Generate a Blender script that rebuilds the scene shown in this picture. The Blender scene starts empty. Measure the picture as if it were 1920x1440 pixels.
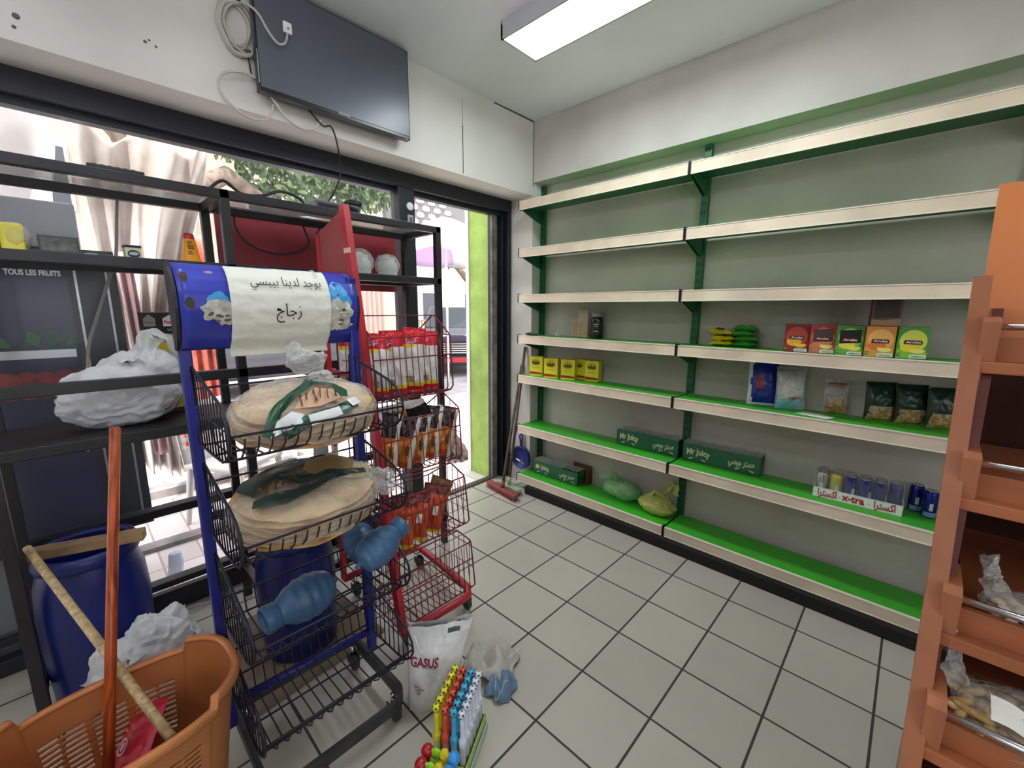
import bpy, bmesh, math, random
from mathutils import Vector, Matrix, noise, Euler
random.seed(7)
SC = bpy.context.scene
COL = SC.collection
PI = math.pi

# ------------------------------------------------------------------ camera, world, exposure
cam_d = bpy.data.cameras.new('camera')
cam_d.sensor_fit = 'HORIZONTAL'; cam_d.sensor_width = 36.0
cam_d.lens = 789.86 / 1920 * 36.0
cam_d.clip_start = 0.02; cam_d.clip_end = 200
cam = bpy.data.objects.new('camera', cam_d); COL.objects.link(cam)
def cam_axes(yaw, pitch, roll):
    cy, sy, cp, sp = math.cos(yaw), math.sin(yaw), math.cos(pitch), math.sin(pitch)
    f = Vector((-sy*cp, cy*cp, sp)); r = Vector((cy, sy, 0)); u = r.cross(f)
    cr, sr = math.cos(roll), math.sin(roll)
    return cr*r + sr*u, -sr*r + cr*u, f
_r, _u, _f = cam_axes(.760993, -.175896, .0055323)
cam.matrix_world = Matrix(((_r.x, _u.x, -_f.x, 2.28727), (_r.y, _u.y, -_f.y, -2.62627), (_r.z, _u.z, -_f.z, 1.49368), (0, 0, 0, 1)))
SC.camera = cam
SC.view_settings.view_transform = 'Standard'; SC.view_settings.look = 'None'
SC.view_settings.gamma = 1.0; SC.view_settings.exposure = 1.65
SC.view_settings.use_curve_mapping = False
SC.cycles.max_bounces = 8; SC.cycles.transparent_max_bounces = 24
SC.cycles.caustics_reflective = False; SC.cycles.caustics_refractive = False
try:
    SC.cycles.use_denoising = True
    SC.cycles.sample_clamp_indirect = 4.0
except Exception: pass

world = bpy.data.worlds.new('sky'); SC.world = world; world.use_nodes = True
wn, wl = world.node_tree.nodes, world.node_tree.links
for n in list(wn): wn.remove(n)
w_out = wn.new('ShaderNodeOutputWorld'); w_bg = wn.new('ShaderNodeBackground')
w_sky = wn.new('ShaderNodeTexSky'); w_sky.sky_type = 'HOSEK_WILKIE'
w_sky.turbidity = 6.0; w_sky.ground_albedo = .5
w_sky.sun_direction = Vector((.45, -.35, .9)).normalized()
w_mix = wn.new('ShaderNodeMixRGB'); w_mix.inputs[0].default_value = .75
w_mix.inputs[2].default_value = (.95, .97, 1.0, 1)
wl.new(w_sky.outputs[0], w_mix.inputs[1]); wl.new(w_mix.outputs[0], w_bg.inputs[0])
w_bg.inputs[1].default_value = 1.45
wl.new(w_bg.outputs[0], w_out.inputs[0])

sun_d = bpy.data.lights.new('sun', 'SUN'); sun_d.energy = 2.4; sun_d.angle = .02; sun_d.color = (1, .96, .9)
sun = bpy.data.objects.new('sun', sun_d); COL.objects.link(sun)
sun.rotation_euler = Vector((-.20, .22, -1)).to_track_quat('-Z', 'Y').to_euler()

LAMP_DIM, LAMP_FILL = 9.0, 7.5

# ------------------------------------------------------------------ materials
def lin(c):
    c /= 255.0
    return c/12.92 if c <= .04045 else ((c+.055)/1.055)**2.4
def L3(c): return (lin(c[0]), lin(c[1]), lin(c[2]), 1)
def mat(name, c, rough=.5, metal=0.0, var=None, bump=None, spec=.5, emit=None, c2=None, coat=0, trans=0):
    """procedural principled material; var=(scale, amount) colour noise, bump=(scale, strength), c2 a second noise colour"""
    m = bpy.data.materials.new(name); m.use_nodes = True
    nt = m.node_tree; b = nt.nodes['Principled BSDF']
    b.inputs['Base Color'].default_value = L3(c); b.inputs['Roughness'].default_value = rough
    b.inputs['Metallic'].default_value = metal; b.inputs['Specular IOR Level'].default_value = spec
    if coat: b.inputs['Coat Weight'].default_value = coat
    if trans: b.inputs['Transmission Weight'].default_value = trans
    if emit:
        b.inputs['Emission Color'].default_value = L3(c); b.inputs['Emission Strength'].default_value = emit
    if var or bump:
        tc = nt.nodes.new('ShaderNodeTexCoord')
    if var:
        nz = nt.nodes.new('ShaderNodeTexNoise'); nz.inputs['Scale'].default_value = var[0]; nz.inputs['Detail'].default_value = 6
        nt.links.new(tc.outputs['Object'], nz.inputs['Vector'])
        rp = nt.nodes.new('ShaderNodeValToRGB')
        a = var[1]
        lo = [max(0, v*(1-a)) for v in c]; hi = [min(255, v*(1+a*.6)) for v in c]
        if c2: lo = c2; hi = c
        rp.color_ramp.elements[0].position = .35; rp.color_ramp.elements[1].position = .65
        rp.color_ramp.elements[0].color = L3(lo); rp.color_ramp.elements[1].color = L3(hi)
        nt.links.new(nz.outputs['Fac'], rp.inputs['Fac']); nt.links.new(rp.outputs['Color'], b.inputs['Base Color'])
    if bump:
        n2 = nt.nodes.new('ShaderNodeTexNoise'); n2.inputs['Scale'].default_value = bump[0]; n2.inputs['Detail'].default_value = 5
        nt.links.new(tc.outputs['Object'], n2.inputs['Vector'])
        bp = nt.nodes.new('ShaderNodeBump'); bp.inputs['Strength'].default_value = bump[1]; bp.inputs['Distance'].default_value = .01
        nt.links.new(n2.outputs['Fac'], bp.inputs['Height']); nt.links.new(bp.outputs['Normal'], b.inputs['Normal'])
    return m
def film(name, c=(235, 240, 240), clear=.75, rough=.12, bump=None):
    """thin clear or tinted plastic film / glass pane: transparent mixed with glossy and a little diffuse"""
    m = bpy.data.materials.new(name); m.use_nodes = True
    nt = m.node_tree; nt.nodes.clear()
    o = nt.nodes.new('ShaderNodeOutputMaterial'); t = nt.nodes.new('ShaderNodeBsdfTransparent')
    p = nt.nodes.new('ShaderNodeBsdfPrincipled'); mx = nt.nodes.new('ShaderNodeMixShader')
    p.inputs['Base Color'].default_value = L3(c); p.inputs['Roughness'].default_value = rough
    t.inputs[0].default_value = (1, 1, 1, 1)
    fr = nt.nodes.new('ShaderNodeLayerWeight'); fr.inputs['Blend'].default_value = .35
    mr = nt.nodes.new('ShaderNodeMapRange'); mr.inputs['To Min'].default_value = 1-clear; mr.inputs['To Max'].default_value = min(1, 1-clear+.45)
    nt.links.new(fr.outputs['Facing'], mr.inputs['Value'])
    nt.links.new(mr.outputs[0], mx.inputs[0]); nt.links.new(t.outputs[0], mx.inputs[1]); nt.links.new(p.outputs[0], mx.inputs[2])
    if bump:
        tc = nt.nodes.new('ShaderNodeTexCoord'); n2 = nt.nodes.new('ShaderNodeTexNoise'); n2.inputs['Scale'].default_value = bump[0]
        nt.links.new(tc.outputs['Object'], n2.inputs['Vector'])
        bp = nt.nodes.new('ShaderNodeBump'); bp.inputs['Strength'].default_value = bump[1]; bp.inputs['Distance'].default_value = .02
        nt.links.new(n2.outputs['Fac'], bp.inputs['Height']); nt.links.new(bp.outputs['Normal'], p.inputs['Normal'])
    nt.links.new(mx.outputs[0], o.inputs[0])
    return m
def wood(name, c1, c2, scale=6, rough=.45, axis='Z', dist=4):
    m = bpy.data.materials.new(name); m.use_nodes = True
    nt = m.node_tree; b = nt.nodes['Principled BSDF']; b.inputs['Roughness'].default_value = rough
    tc = nt.nodes.new('ShaderNodeTexCoord'); mp = nt.nodes.new('ShaderNodeMapping')
    s = {'X': (.12, 1, 1), 'Y': (1, .12, 1), 'Z': (1, 1, .12)}[axis]
    mp.inputs['Scale'].default_value = s
    wv = nt.nodes.new('ShaderNodeTexNoise'); wv.inputs['Scale'].default_value = scale; wv.inputs['Distortion'].default_value = dist*.3; wv.inputs['Detail'].default_value = 8
    nt.links.new(tc.outputs['Object'], mp.inputs[0]); nt.links.new(mp.outputs[0], wv.inputs['Vector'])
    rp = nt.nodes.new('ShaderNodeValToRGB'); rp.color_ramp.elements[0].color = L3(c1); rp.color_ramp.elements[1].color = L3(c2)
    rp.color_ramp.elements[0].position = .3; rp.color_ramp.elements[1].position = .7
    nt.links.new(wv.outputs['Fac'], rp.inputs[0]); nt.links.new(rp.outputs[0], b.inputs['Base Color'])
    return m
def tiles(name, c, mortar, size, off=(0, 0), msize=.004, rough=.35, var=.05):
    m = bpy.data.materials.new(name); m.use_nodes = True
    nt = m.node_tree; b = nt.nodes['Principled BSDF']
    tc = nt.nodes.new('ShaderNodeTexCoord'); mp = nt.nodes.new('ShaderNodeMapping')
    mp.inputs['Location'].default_value = (-off[0], -off[1], 0)
    br = nt.nodes.new('ShaderNodeTexBrick'); br.offset = 0; br.squash = 1
    br.inputs['Scale'].default_value = 1; br.inputs['Brick Width'].default_value = size[0]; br.inputs['Row Height'].default_value = size[1]
    br.inputs['Mortar Size'].default_value = msize; br.inputs['Mortar Smooth'].default_value = .2; br.inputs['Bias'].default_value = 0
    hi = [min(255, v*(1+var)) for v in c]; lo = [v*(1-var) for v in c]
    br.inputs['Color1'].default_value = L3(lo); br.inputs['Color2'].default_value = L3(hi); br.inputs['Mortar'].default_value = L3(mortar)
    nt.links.new(tc.outputs['Object'], mp.inputs[0]); nt.links.new(mp.outputs[0], br.inputs['Vector'])
    nz = nt.nodes.new('ShaderNodeTexNoise'); nz.inputs['Scale'].default_value = 5; nz.inputs['Detail'].default_value = 6
    nt.links.new(tc.outputs['Object'], nz.inputs['Vector'])
    mr = nt.nodes.new('ShaderNodeMapRange'); mr.inputs['To Min'].default_value = .9; mr.inputs['To Max'].default_value = 1.06
    nt.links.new(nz.outputs['Fac'], mr.inputs[0])
    mx = nt.nodes.new('ShaderNodeVectorMath'); mx.operation = 'SCALE'
    nt.links.new(br.outputs['Color'], mx.inputs[0]); nt.links.new(mr.outputs[0], mx.inputs['Scale'])
    nt.links.new(mx.outputs[0], b.inputs['Base Color'])
    r2 = nt.nodes.new('ShaderNodeMapRange'); r2.inputs['To Min'].default_value = rough; r2.inputs['To Max'].default_value = .9
    nt.links.new(br.outputs['Fac'], r2.inputs[0]); nt.links.new(r2.outputs[0], b.inputs['Roughness'])
    bp = nt.nodes.new('ShaderNodeBump'); bp.inputs['Strength'].default_value = .4; bp.inputs['Distance'].default_value = .003; bp.invert = True
    nt.links.new(br.outputs['Fac'], bp.inputs['Height']); nt.links.new(bp.outputs[0], b.inputs['Normal'])
    return m

M = {}
M['wall'] = mat('painted_plaster', (206, 201, 194), .8, var=(1.5, .06), bump=(60, .15))
M['wall_low'] = mat('shelf_wall_shaded', (190, 186, 174), .8, var=(1.5, .08), bump=(60, .15))  # darker copy of the wall; shading by the shelves is put into its colour
M['header'] = mat('header_plaster', (226, 221, 216), .8, var=(1.2, .05), bump=(60, .12))
M['ceiling'] = mat('ceiling_paint', (240, 240, 248), .85, var=(1.0, .04))
M['floor'] = tiles('floor_tiles', (186, 181, 168), (66, 62, 54), (.3, .3), (.25, -.41), .0048, .32, .03)
M['seam'] = mat('dark_seam', (50, 48, 42), .9)
M['black_alu'] = mat('black_aluminium', (34, 36, 44), .45, .1)
M['rack_black'] = mat('black_painted_steel', (36, 36, 38), .42, .1, var=(8, .2))
M['black'] = mat('black_plastic', (22, 22, 24), .5)
M['plinth'] = mat('black_plinth', (14, 14, 14), .8)
M['green_top'] = mat('green_enamel', (64, 182, 44), .42, var=(3, .06))
M['green_dark'] = mat('dark_green_enamel', (22, 98, 62), .4)
M['rail'] = mat('beige_price_rail', (222, 208, 182), .5, var=(4, .07))
M['rail_edge'] = mat('rail_edge', (240, 232, 214), .45)
M['white_light'] = mat('lamp_housing', (190, 192, 196), .5)
M['glass'] = film('window_glass', (200, 206, 208), .965, .02)
M['shelf_glass'] = film('shelf_glass', (200, 206, 204), .72, .08)
M['clear'] = film('clear_film', (236, 238, 236), .74, .10, bump=(50, .9))
M['clear_dim'] = film('thin_clear_film', (232, 235, 230), .84, .07, bump=(60, 1.0))
M['white_bag'] = mat('white_plastic_bag', (232, 234, 234), .35, bump=(18, .35), var=(5, .06))
M['sheer_white'] = film('sheer_white_bag', (228, 231, 233), .18, .35, bump=(22, .5))
M['blue_steel'] = mat('blue_painted_steel', (32, 41, 136), .38, var=(7, .12))
M['blue_sign'] = mat('blue_sign_sheet', (52, 62, 170), .3, var=(3, .12))
M['wire'] = mat('dark_blue_wire', (34, 36, 50), .4, .35)
M['red_steel'] = mat('red_painted_steel', (178, 40, 50), .38, var=(6, .1))
M['red_wire'] = mat('red_wire', (122, 36, 44), .42, .15)
M['chrome'] = mat('chrome_tube', (210, 212, 215), .18, 1.0)
M['rubber'] = mat('grey_rubber', (62, 62, 62), .7)
M['paper'] = mat('crumpled_paper', (232, 233, 220), .8, bump=(25, .3))
M['ink'] = mat('black_ink', (24, 24, 24), .8)
M['white'] = mat('white_plain', (238, 238, 236), .5)
M['tv'] = mat('television_panel', (92, 97, 108), .30, var=(2, .05))
M['tv_edge'] = mat('television_edge', (26, 26, 30), .3)
M['cable_w'] = mat('white_cable', (196, 195, 184), .5)
M['cable_k'] = mat('black_cable', (24, 24, 26), .5)
M['rack_wood'] = wood('orange_wood_laminate', (150, 92, 60), (174, 110, 74), 9, .42)
M['rack_wood_x'] = wood('orange_wood_laminate_tray', (152, 90, 56), (178, 108, 68), 9, .42, 'X')
M['rack_dark'] = wood('reddish_wood_back', (86, 34, 22), (108, 46, 30), 6, .35)
M['stick'] = wood('orange_grained_stick', (120, 44, 14), (206, 96, 40), 40, .35, 'Z', 8)
M['stick_b'] = mat('beige_stick', (196, 170, 122), .5, var=(60, .18))
M['bin'] = mat('copper_brown_plastic', (192, 122, 70), .42, .25, var=(5, .06))
M['barrel'] = mat('blue_barrel_plastic', (20, 34, 106), .38, var=(3, .1))
M['card'] = mat('brown_cardboard', (126, 110, 90), .8, var=(9, .1))
M['card_dk'] = mat('dark_cardboard', (112, 68, 50), .8, var=(9, .1))
M['bread'] = mat('flatbread', (226, 198, 146), .75, var=(11, .3), c2=(180, 136, 84), bump=(24, .9))
M['slate'] = mat('slate_blue_plastic', (62, 102, 140), .42, var=(7, .1))
M['lime'] = mat('lime_green_plaster', (156, 186, 92), .75, var=(5, .12), bump=(14, .5))
M['silver_foil'] = mat('silver_foil', (222, 223, 217), .36, .1, bump=(28, .35))
M['red_foil'] = mat('red_foil', (206, 30, 44), .3, .15, bump=(28, .35))
M['yellow_ink'] = mat('yellow_ink', (232, 202, 40), .45)
M['orange_foil'] = mat('orange_foil', (226, 138, 44), .32, .15, bump=(28, .35), var=(20, .2))
M['black_foil'] = mat('black_foil', (30, 28, 30), .32, .15, bump=(28, .35))
M['rust_foil'] = mat('rust_orange_foil', (206, 84, 40), .32, .15, bump=(28, .4), var=(14, .12))
M['amber_foil'] = mat('amber_foil', (178, 118, 44), .32, .15, bump=(28, .4))
M['gold'] = mat('gold_ink', (200, 150, 60), .4)

def solid(name, c, rough=.5, **k):
    key = 'c_' + name
    if key not in M: M[key] = mat(name, c, rough, **k)
    return M[key]

# ------------------------------------------------------------------ mesh building
class MB:
    def __init__(s): s.v = []; s.f = []; s.fm = []; s.fs = []; s.mats = []
    def mi(s, m):
        if m not in s.mats: s.mats.append(m)
        return s.mats.index(m)
    def add(s, vs, fs, m, smooth=False, X=None):
        o = len(s.v)
        for p in vs:
            p = Vector(p)
            s.v.append(X @ p if X is not None else p)
        for i, f in enumerate(fs):
            s.f.append([a+o for a in f]); s.fm.append(s.mi(m[i] if isinstance(m, list) else m)); s.fs.append(smooth)
        return s
    def box(s, x0, x1, y0, y1, z0, z1, m, bev=0, X=None):
        vs = [(x, y, z) for x in (x0, x1) for y in (y0, y1) for z in (z0, z1)]
        fs = [(0, 1, 3, 2), (4, 6, 7, 5), (0, 4, 5, 1), (2, 3, 7, 6), (0, 2, 6, 4), (1, 5, 7, 3)]
        if bev:
            b = bmesh.new(); bv = [b.verts.new(p) for p in vs]
            for f in fs: b.faces.new([bv[i] for i in f])
            bmesh.ops.bevel(b, geom=b.edges[:], offset=bev, segments=2, profile=.6, affect='EDGES')
            b.verts.index_update()
            vs = [v.co.copy() for v in b.verts]; fs = [[v.index for v in f.verts] for f in b.faces]; b.free()
        return s.add(vs, fs, m, False, X)
    def prism(s, poly, d0, d1, m, axis='Y', X=None):
        """2-D polygon extruded along an axis; poly in the two other axes in order (X,Z)|(Y,Z)|(X,Y)"""
        n = len(poly)
        def P(a, d): return (a[0], d, a[1]) if axis == 'Y' else ((d, a[0], a[1]) if axis == 'X' else (a[0], a[1], d))
        vs = [P(a, d0) for a in poly] + [P(a, d1) for a in poly]
        fs = [tuple(range(n-1, -1, -1)), tuple(range(n, 2*n))] + [(i, (i+1) % n, n+(i+1) % n, n+i) for i in range(n)]
        return s.add(vs, fs, m, False, X)
    def tube(s, pts, r, m, n=6, closed=False, X=None, smooth=True):
        pts = [Vector(p) for p in pts]; k = len(pts)
        rs = r if isinstance(r, (list, tuple)) else [r]*k
        vs = []; fs = []; prev = None
        for i, p in enumerate(pts):
            a = pts[(i-1) % k] if (closed or i > 0) else p
            b = pts[(i+1) % k] if (closed or i < k-1) else p
            t = (b-a)
            if t.length < 1e-9: t = Vector((0, 0, 1))
            t.normalize()
            if prev is None:
                h = Vector((0, 0, 1)) if abs(t.z) < .9 else Vector((1, 0, 0)); u = t.cross(h).normalized()
            else:
                u = prev - t*prev.dot(t)
                u = u.normalized() if u.length > 1e-6 else t.cross(Vector((0, 0, 1))).normalized()
            prev = u; w = t.cross(u)
            for j in range(n):
                an = 2*PI*j/n
                vs.append(p + (u*math.cos(an) + w*math.sin(an))*rs[i])
        for i in range(k if closed else k-1):
            i2 = (i+1) % k
            for j in range(n):
                fs.append((i*n+j, i*n+(j+1) % n, i2*n+(j+1) % n, i2*n+j))
        if not closed:
            fs.append(tuple(range(n-1, -1, -1))); fs.append(tuple((k-1)*n+j for j in range(n)))
        return s.add(vs, fs, m, smooth, X)
    def lathe(s, prof, m, n=20, X=None, smooth=True, caps=True):
        vs = []; fs = []; ms = []; k = len(prof)
        for (r, z) in prof:
            for j in range(n): vs.append((r*math.cos(2*PI*j/n), r*math.sin(2*PI*j/n), z))
        for i in range(k-1):
            for j in range(n):
                fs.append((i*n+j, i*n+(j+1) % n, (i+1)*n+(j+1) % n, (i+1)*n+j)); ms.append(m[i] if isinstance(m, list) else m)
        if caps:
            fs.append(tuple(range(n-1, -1, -1))); ms.append(m[0] if isinstance(m, list) else m)
            fs.append(tuple((k-1)*n+j for j in range(n))); ms.append(m[-1] if isinstance(m, list) else m)
        return s.add(vs, fs, ms, smooth, X)
    def grid(s, fn, nu, nv, m, cu=False, X=None, smooth=True, skip=None):
        """fn(u,v) -> point; m a material or m(u,v); skip(u,v) drops a face (a real hole)"""
        vs = []; fs = []; ms = []
        for j in range(nv+1):
            for i in range(nu if cu else nu+1): vs.append(fn(i/nu, j/nv))
        w = nu if cu else nu+1
        for j in range(nv):
            for i in range(nu):
                u, v = (i+.5)/nu, (j+.5)/nv
                if skip and skip(u, v): continue
                fs.append((j*w+i, j*w+(i+1) % w, (j+1)*w+(i+1) % w, (j+1)*w+i)); ms.append(m(u, v) if callable(m) else m)
        return s.add(vs, fs, ms, smooth, X)
    def ball(s, c, r, m, nu=16, nv=10, X=None, fn=None):
        c = Vector(c); r = Vector(r) if hasattr(r, '__len__') else Vector((r, r, r))
        def P(u, v):
            a = 2*PI*u; b = PI*(v-.5)
            d = Vector((math.cos(a)*math.cos(b), math.sin(a)*math.cos(b), math.sin(b)))
            k = fn(d) if fn else 1
            return c + Vector((d.x*r.x, d.y*r.y, d.z*r.z))*k
        return s.grid(P, nu, nv, m, True, X)
    def poly(s, pts, m, X=None):
        return s.add(pts, [tuple(range(len(pts)))], m, False, X)
    def build(s, name, parent=None, label=None, cat=None, group=None, kind=None, loc=None, rot=None, world=False, mods=None):
        me = bpy.data.meshes.new(name); me.from_pydata([tuple(v) for v in s.v], [], s.f)
        for m in s.mats: me.materials.append(m)
        for i, p in enumerate(me.polygons): p.material_index = s.fm[i]; p.use_smooth = s.fs[i]
        b = bmesh.new(); b.from_mesh(me); bmesh.ops.recalc_face_normals(b, faces=b.faces[:]); b.to_mesh(me); b.free()
        o = bpy.data.objects.new(name, me); COL.objects.link(o)
        if loc: o.location = loc
        if rot: o.rotation_euler = rot
        if parent is not None:
            o.parent = parent
            if world: o.matrix_parent_inverse = basis(parent).inverted()
        tag(o, label, cat, group, kind)
        for k, kw in (mods or []):
            md = o.modifiers.new(k, k)
            for a, b2 in kw.items(): setattr(md, a, b2)
        return o
def basis(o):
    m = Matrix.LocRotScale(o.location, o.rotation_euler, o.scale)
    return basis(o.parent) @ o.matrix_parent_inverse @ m if o.parent else m
def tag(o, label=None, cat=None, group=None, kind=None):
    if label: o['label'] = label
    if cat: o['category'] = cat
    if group: o['group'] = group
    if kind: o['kind'] = kind
    return o
def thing(name, label, cat, loc=(0, 0, 0), rot=(0, 0, 0), group=None):
    o = bpy.data.objects.new(name, None); COL.objects.link(o); o.empty_display_size = .1
    o.location = loc; o.rotation_euler = rot
    return tag(o, label, cat, group)
def dup(root, loc, rot=None, label=None, group=None, name=None):
    r = root.copy(); COL.objects.link(r); r.location = loc
    if rot is not None: r.rotation_euler = rot
    if label: r['label'] = label
    if group: r['group'] = group
    for ch in list(root.children):
        c = ch.copy(); COL.objects.link(c); c.parent = r
        for g in list(ch.children):
            d = g.copy(); COL.objects.link(d); d.parent = c
    return r
def swap(o, table):
    """give a copy its own colours: replace materials in its parts (mesh data made single-user)"""
    for c in [o] + list(o.children) + [g for c in o.children for g in c.children]:
        if c.type == 'MESH' and any(m in table for m in c.data.materials):
            c.data = c.data.copy()
            for i, m in enumerate(c.data.materials):
                if m in table: c.data.materials[i] = table[m]
def frame(origin, right, up):
    r = Vector(right).normalized(); u = Vector(up); u = (u - r*u.dot(r)).normalized(); n = r.cross(u)
    o = Vector(origin)
    return Matrix(((r.x, u.x, n.x, o.x), (r.y, u.y, n.y, o.y), (r.z, u.z, n.z, o.z), (0, 0, 0, 1)))

# ------------------------------------------------------------------ lettering
_AR = {'ا': (0xFE8D, 0), 'ب': (0xFE8F, 1), 'ت': (0xFE95, 1), 'ج': (0xFE9D, 1), 'د': (0xFEA9, 0), 'ر': (0xFEAD, 0), 'ز': (0xFEAF, 0),
       'س': (0xFEB1, 1), 'ك': (0xFED9, 1), 'ل': (0xFEDD, 1), 'م': (0xFEE1, 1), 'ن': (0xFEE5, 1), 'و': (0xFEED, 0), 'ي': (0xFEF1, 1)}
def arabic(t):
    out = []
    for i, ch in enumerate(t):
        if ch not in _AR: out.append(ch); continue
        base, dual = _AR[ch]
        p = i > 0 and t[i-1] in _AR and _AR[t[i-1]][1]
        n = i+1 < len(t) and t[i+1] in _AR and dual
        out.append(chr(base + (3 if p and n else 1 if p else 2 if n else 0)))
    return ''.join(reversed(out))
def text_mesh(t, size, bold=0.0, extrude=0.0):
    cu = bpy.data.curves.new('lettering', 'FONT'); cu.body = t; cu.size = 1.0
    cu.align_x = 'CENTER'; cu.align_y = 'CENTER'; cu.offset = bold; cu.extrude = extrude/size; cu.resolution_u = 3
    o = bpy.data.objects.new('lettering', cu)
    COL.objects.link(o)
    dg = bpy.context.evaluated_depsgraph_get(); dg.update()
    me = bpy.data.meshes.new_from_object(o.evaluated_get(dg))
    bpy.data.objects.remove(o); bpy.data.curves.remove(cu)
    vs = [Vector((v.co.x*size, v.co.y*size, v.co.z*size)) for v in me.vertices]; fs = [list(p.vertices) for p in me.polygons]
    bpy.data.meshes.remove(me)
    return vs, fs
def lettering(mb, t, size, m, X=None, wide=None, bold=0.0, fn=None, extrude=0.0003):
    """adds a line of lettering to a mesh; X places it (local x right, y up), wide forces its width, fn maps (x,y)"""
    vs, fs = text_mesh(t, size, bold, 0 if fn else extrude)
    if not vs: return mb
    if wide:
        a = min(v.x for v in vs); b = max(v.x for v in vs); k = wide/max(1e-6, b-a)
        for v in vs: v.x = (v.x-(a+b)/2)*k
    if fn: vs = [fn(v.x, v.y) for v in vs]
    return mb.add(vs, fs, m, False, X)

# ================================================================== the setting
MB().box(-.34, 4.6, -5, .3, -.12, 0, M['floor']).build('floor', kind='structure')
MB().box(-.34, 4.6, -5, .3, 2.89, 3.0, M['ceiling']).build('ceiling', kind='structure')
w = MB(); w.box(0, 4.6, .135, .3, 0, 2.89, M['wall_low']); w.box(-.34, 0, 0, .3, 0, 2.36, M['wall']); w.build('wall_back', kind='structure')
MB().box(0, 4.6, 0, .135, 2.455, 2.89, M['wall']).build('beam_back', kind='structure')
h = MB(); h.box(-.34, 0, -5, .3, 2.36, 2.89, M['header'])
h.box(0, .0015, -.704, -.699, 2.37, 2.66, M['seam']); h.box(0, .001, -.702, -.700, 2.66, 2.82, M['seam'])
h.box(0, .002, -.42, 0, 2.882, 2.889, M['seam']); h.box(.0, .003, -.003, .0, 2.42, 2.889, M['seam'])
h.build('wall_left', kind='structure')
w = MB()
for a4 in [(-5, -4.2, 0, 2.89), (-1.8, .3, 0, 2.89), (-4.2, -1.8, 0, 1.0), (-4.2, -1.8, 2.5, 2.89)]: w.box(4.6, 4.7, a4[0], a4[1], a4[2], a4[3], M['wall'])
w.build('wall_right', kind='structure')
wi = MB()  # unseen window, added with its wall opening to let in extra daylight
for a4 in [(-4.2, -4.14, 1.0, 2.5), (-1.86, -1.8, 1.0, 2.5), (-3.03, -2.97, 1.0, 2.5), (-4.2, -1.8, 1.0, 1.06), (-4.2, -1.8, 2.44, 2.5)]: wi.box(4.62, 4.68, a4[0], a4[1], a4[2], a4[3], M['black_alu'])
wi.build('window_2', kind='structure')
MB().box(-.34, -.05, -9, 9, 3.0, 7.0, M['wall']).build('wall_upper_added', kind='structure')  # unseen upper wall, added to shade the pavement and tarps
MB().box(-.34, 4.7, -5.1, -5, 0, 2.89, M['wall']).build('wall_front', kind='structure')
# screw holes with flaked plaster on the header
for (y, z, r) in [(-2.616, 2.44, .010), (-2.625, 2.405, .006), (-2.283, 2.50, .006), (-2.251, 2.495, .005), (-2.27, 2.51, .004)]:
    o = MB(); o.lathe([(r, 0), (r*.7, .002), (r*.3, .004)], solid('plug_grey', (110, 104, 98), .8), 8, frame((0, y, z), (0, 1, 0), (0, 0, 1)))
    o.build('screw_hole', None, kind='structure')

# shopfront glazing: window_1 with its frame bars and pane; door_1 is the open doorway beside it
BA = M['black_alu']
win = thing('window_1', None, None, (-.28, -2.5, 0)); win['kind'] = 'structure'
f = MB()
f.box(-.33, -.23, -4.6, 0.02, 2.27, 2.37, BA, .004); f.box(-.335, -.28, -4.6, 0.0, 2.24, 2.272, BA)
f.box(-.33, -.23, -4.6, -1.0, 0, .07, BA, .003)
f.build('window_frame', win, world=True)
for (y0, y1) in [(-1.05, -.93), (-1.665, -1.61), (-3.6, -3.52), (-4.6, -4.54)]:
    MB().box(-.33, -.23, y0, y1, .0, 1.62 if y0 == -1.665 else 2.27, BA, .004).build('mullion', win, world=True)
for (z0, z1) in [(.492, .533), (.117, .149)]:
    MB().box(-.31, -.25, -4.6, -1.05, z0, z1, BA, .003).build('transom', win, world=True)
MB().box(-.286, -.280, -4.55, -1.05, .07, 2.25, M['glass']).build('pane', win, world=True)
dr = thing('door_1', None, None, (-.28, -.4, 0)); dr['kind'] = 'structure'
j = MB(); j.box(-.34, -.23, -.035, .0, 0, 2.27, BA, .003); j.box(-.34, -.31, -.165, -.035, 0, 2.27, BA)
j.build('door_jamb', dr, world=True)
c = MB(); c.box(-.309, -.29, -.165, -.11, 0, 2.25, solid('worn_channel', (112, 106, 98), .6, var=(12, .25))); c.box(-.309, -.262, -.075, -.066, 0, 2.25, BA)
c.build('shutter_channel', dr, world=True)
MB().box(-.345, -.29, -.93, -.16, 0, .012, solid('threshold_metal', (60, 58, 56), .5)).build('threshold', dr, world=True)
for (y, z, r, n) in [(-.97, 2.155, .026, 0)]:
    MB().lathe([(r, 0), (r, .006), (r*.8, .010)], M['white'], 18, frame((-.229, y, z), (0, 1, 0), (0, 0, 1))).build('round_cover', win, world=True)
sb = MB(); sb.box(-.23, -.212, -.995, -.955, 2.03, 2.10, solid('switch_grey', (172, 176, 180), .5), .003); sb.box(-.213, -.209, -.985, -.966, 2.045, 2.085, solid('switch_dk', (90, 92, 96), .5))
sb.build('contact_switch', win, world=True)

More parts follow.
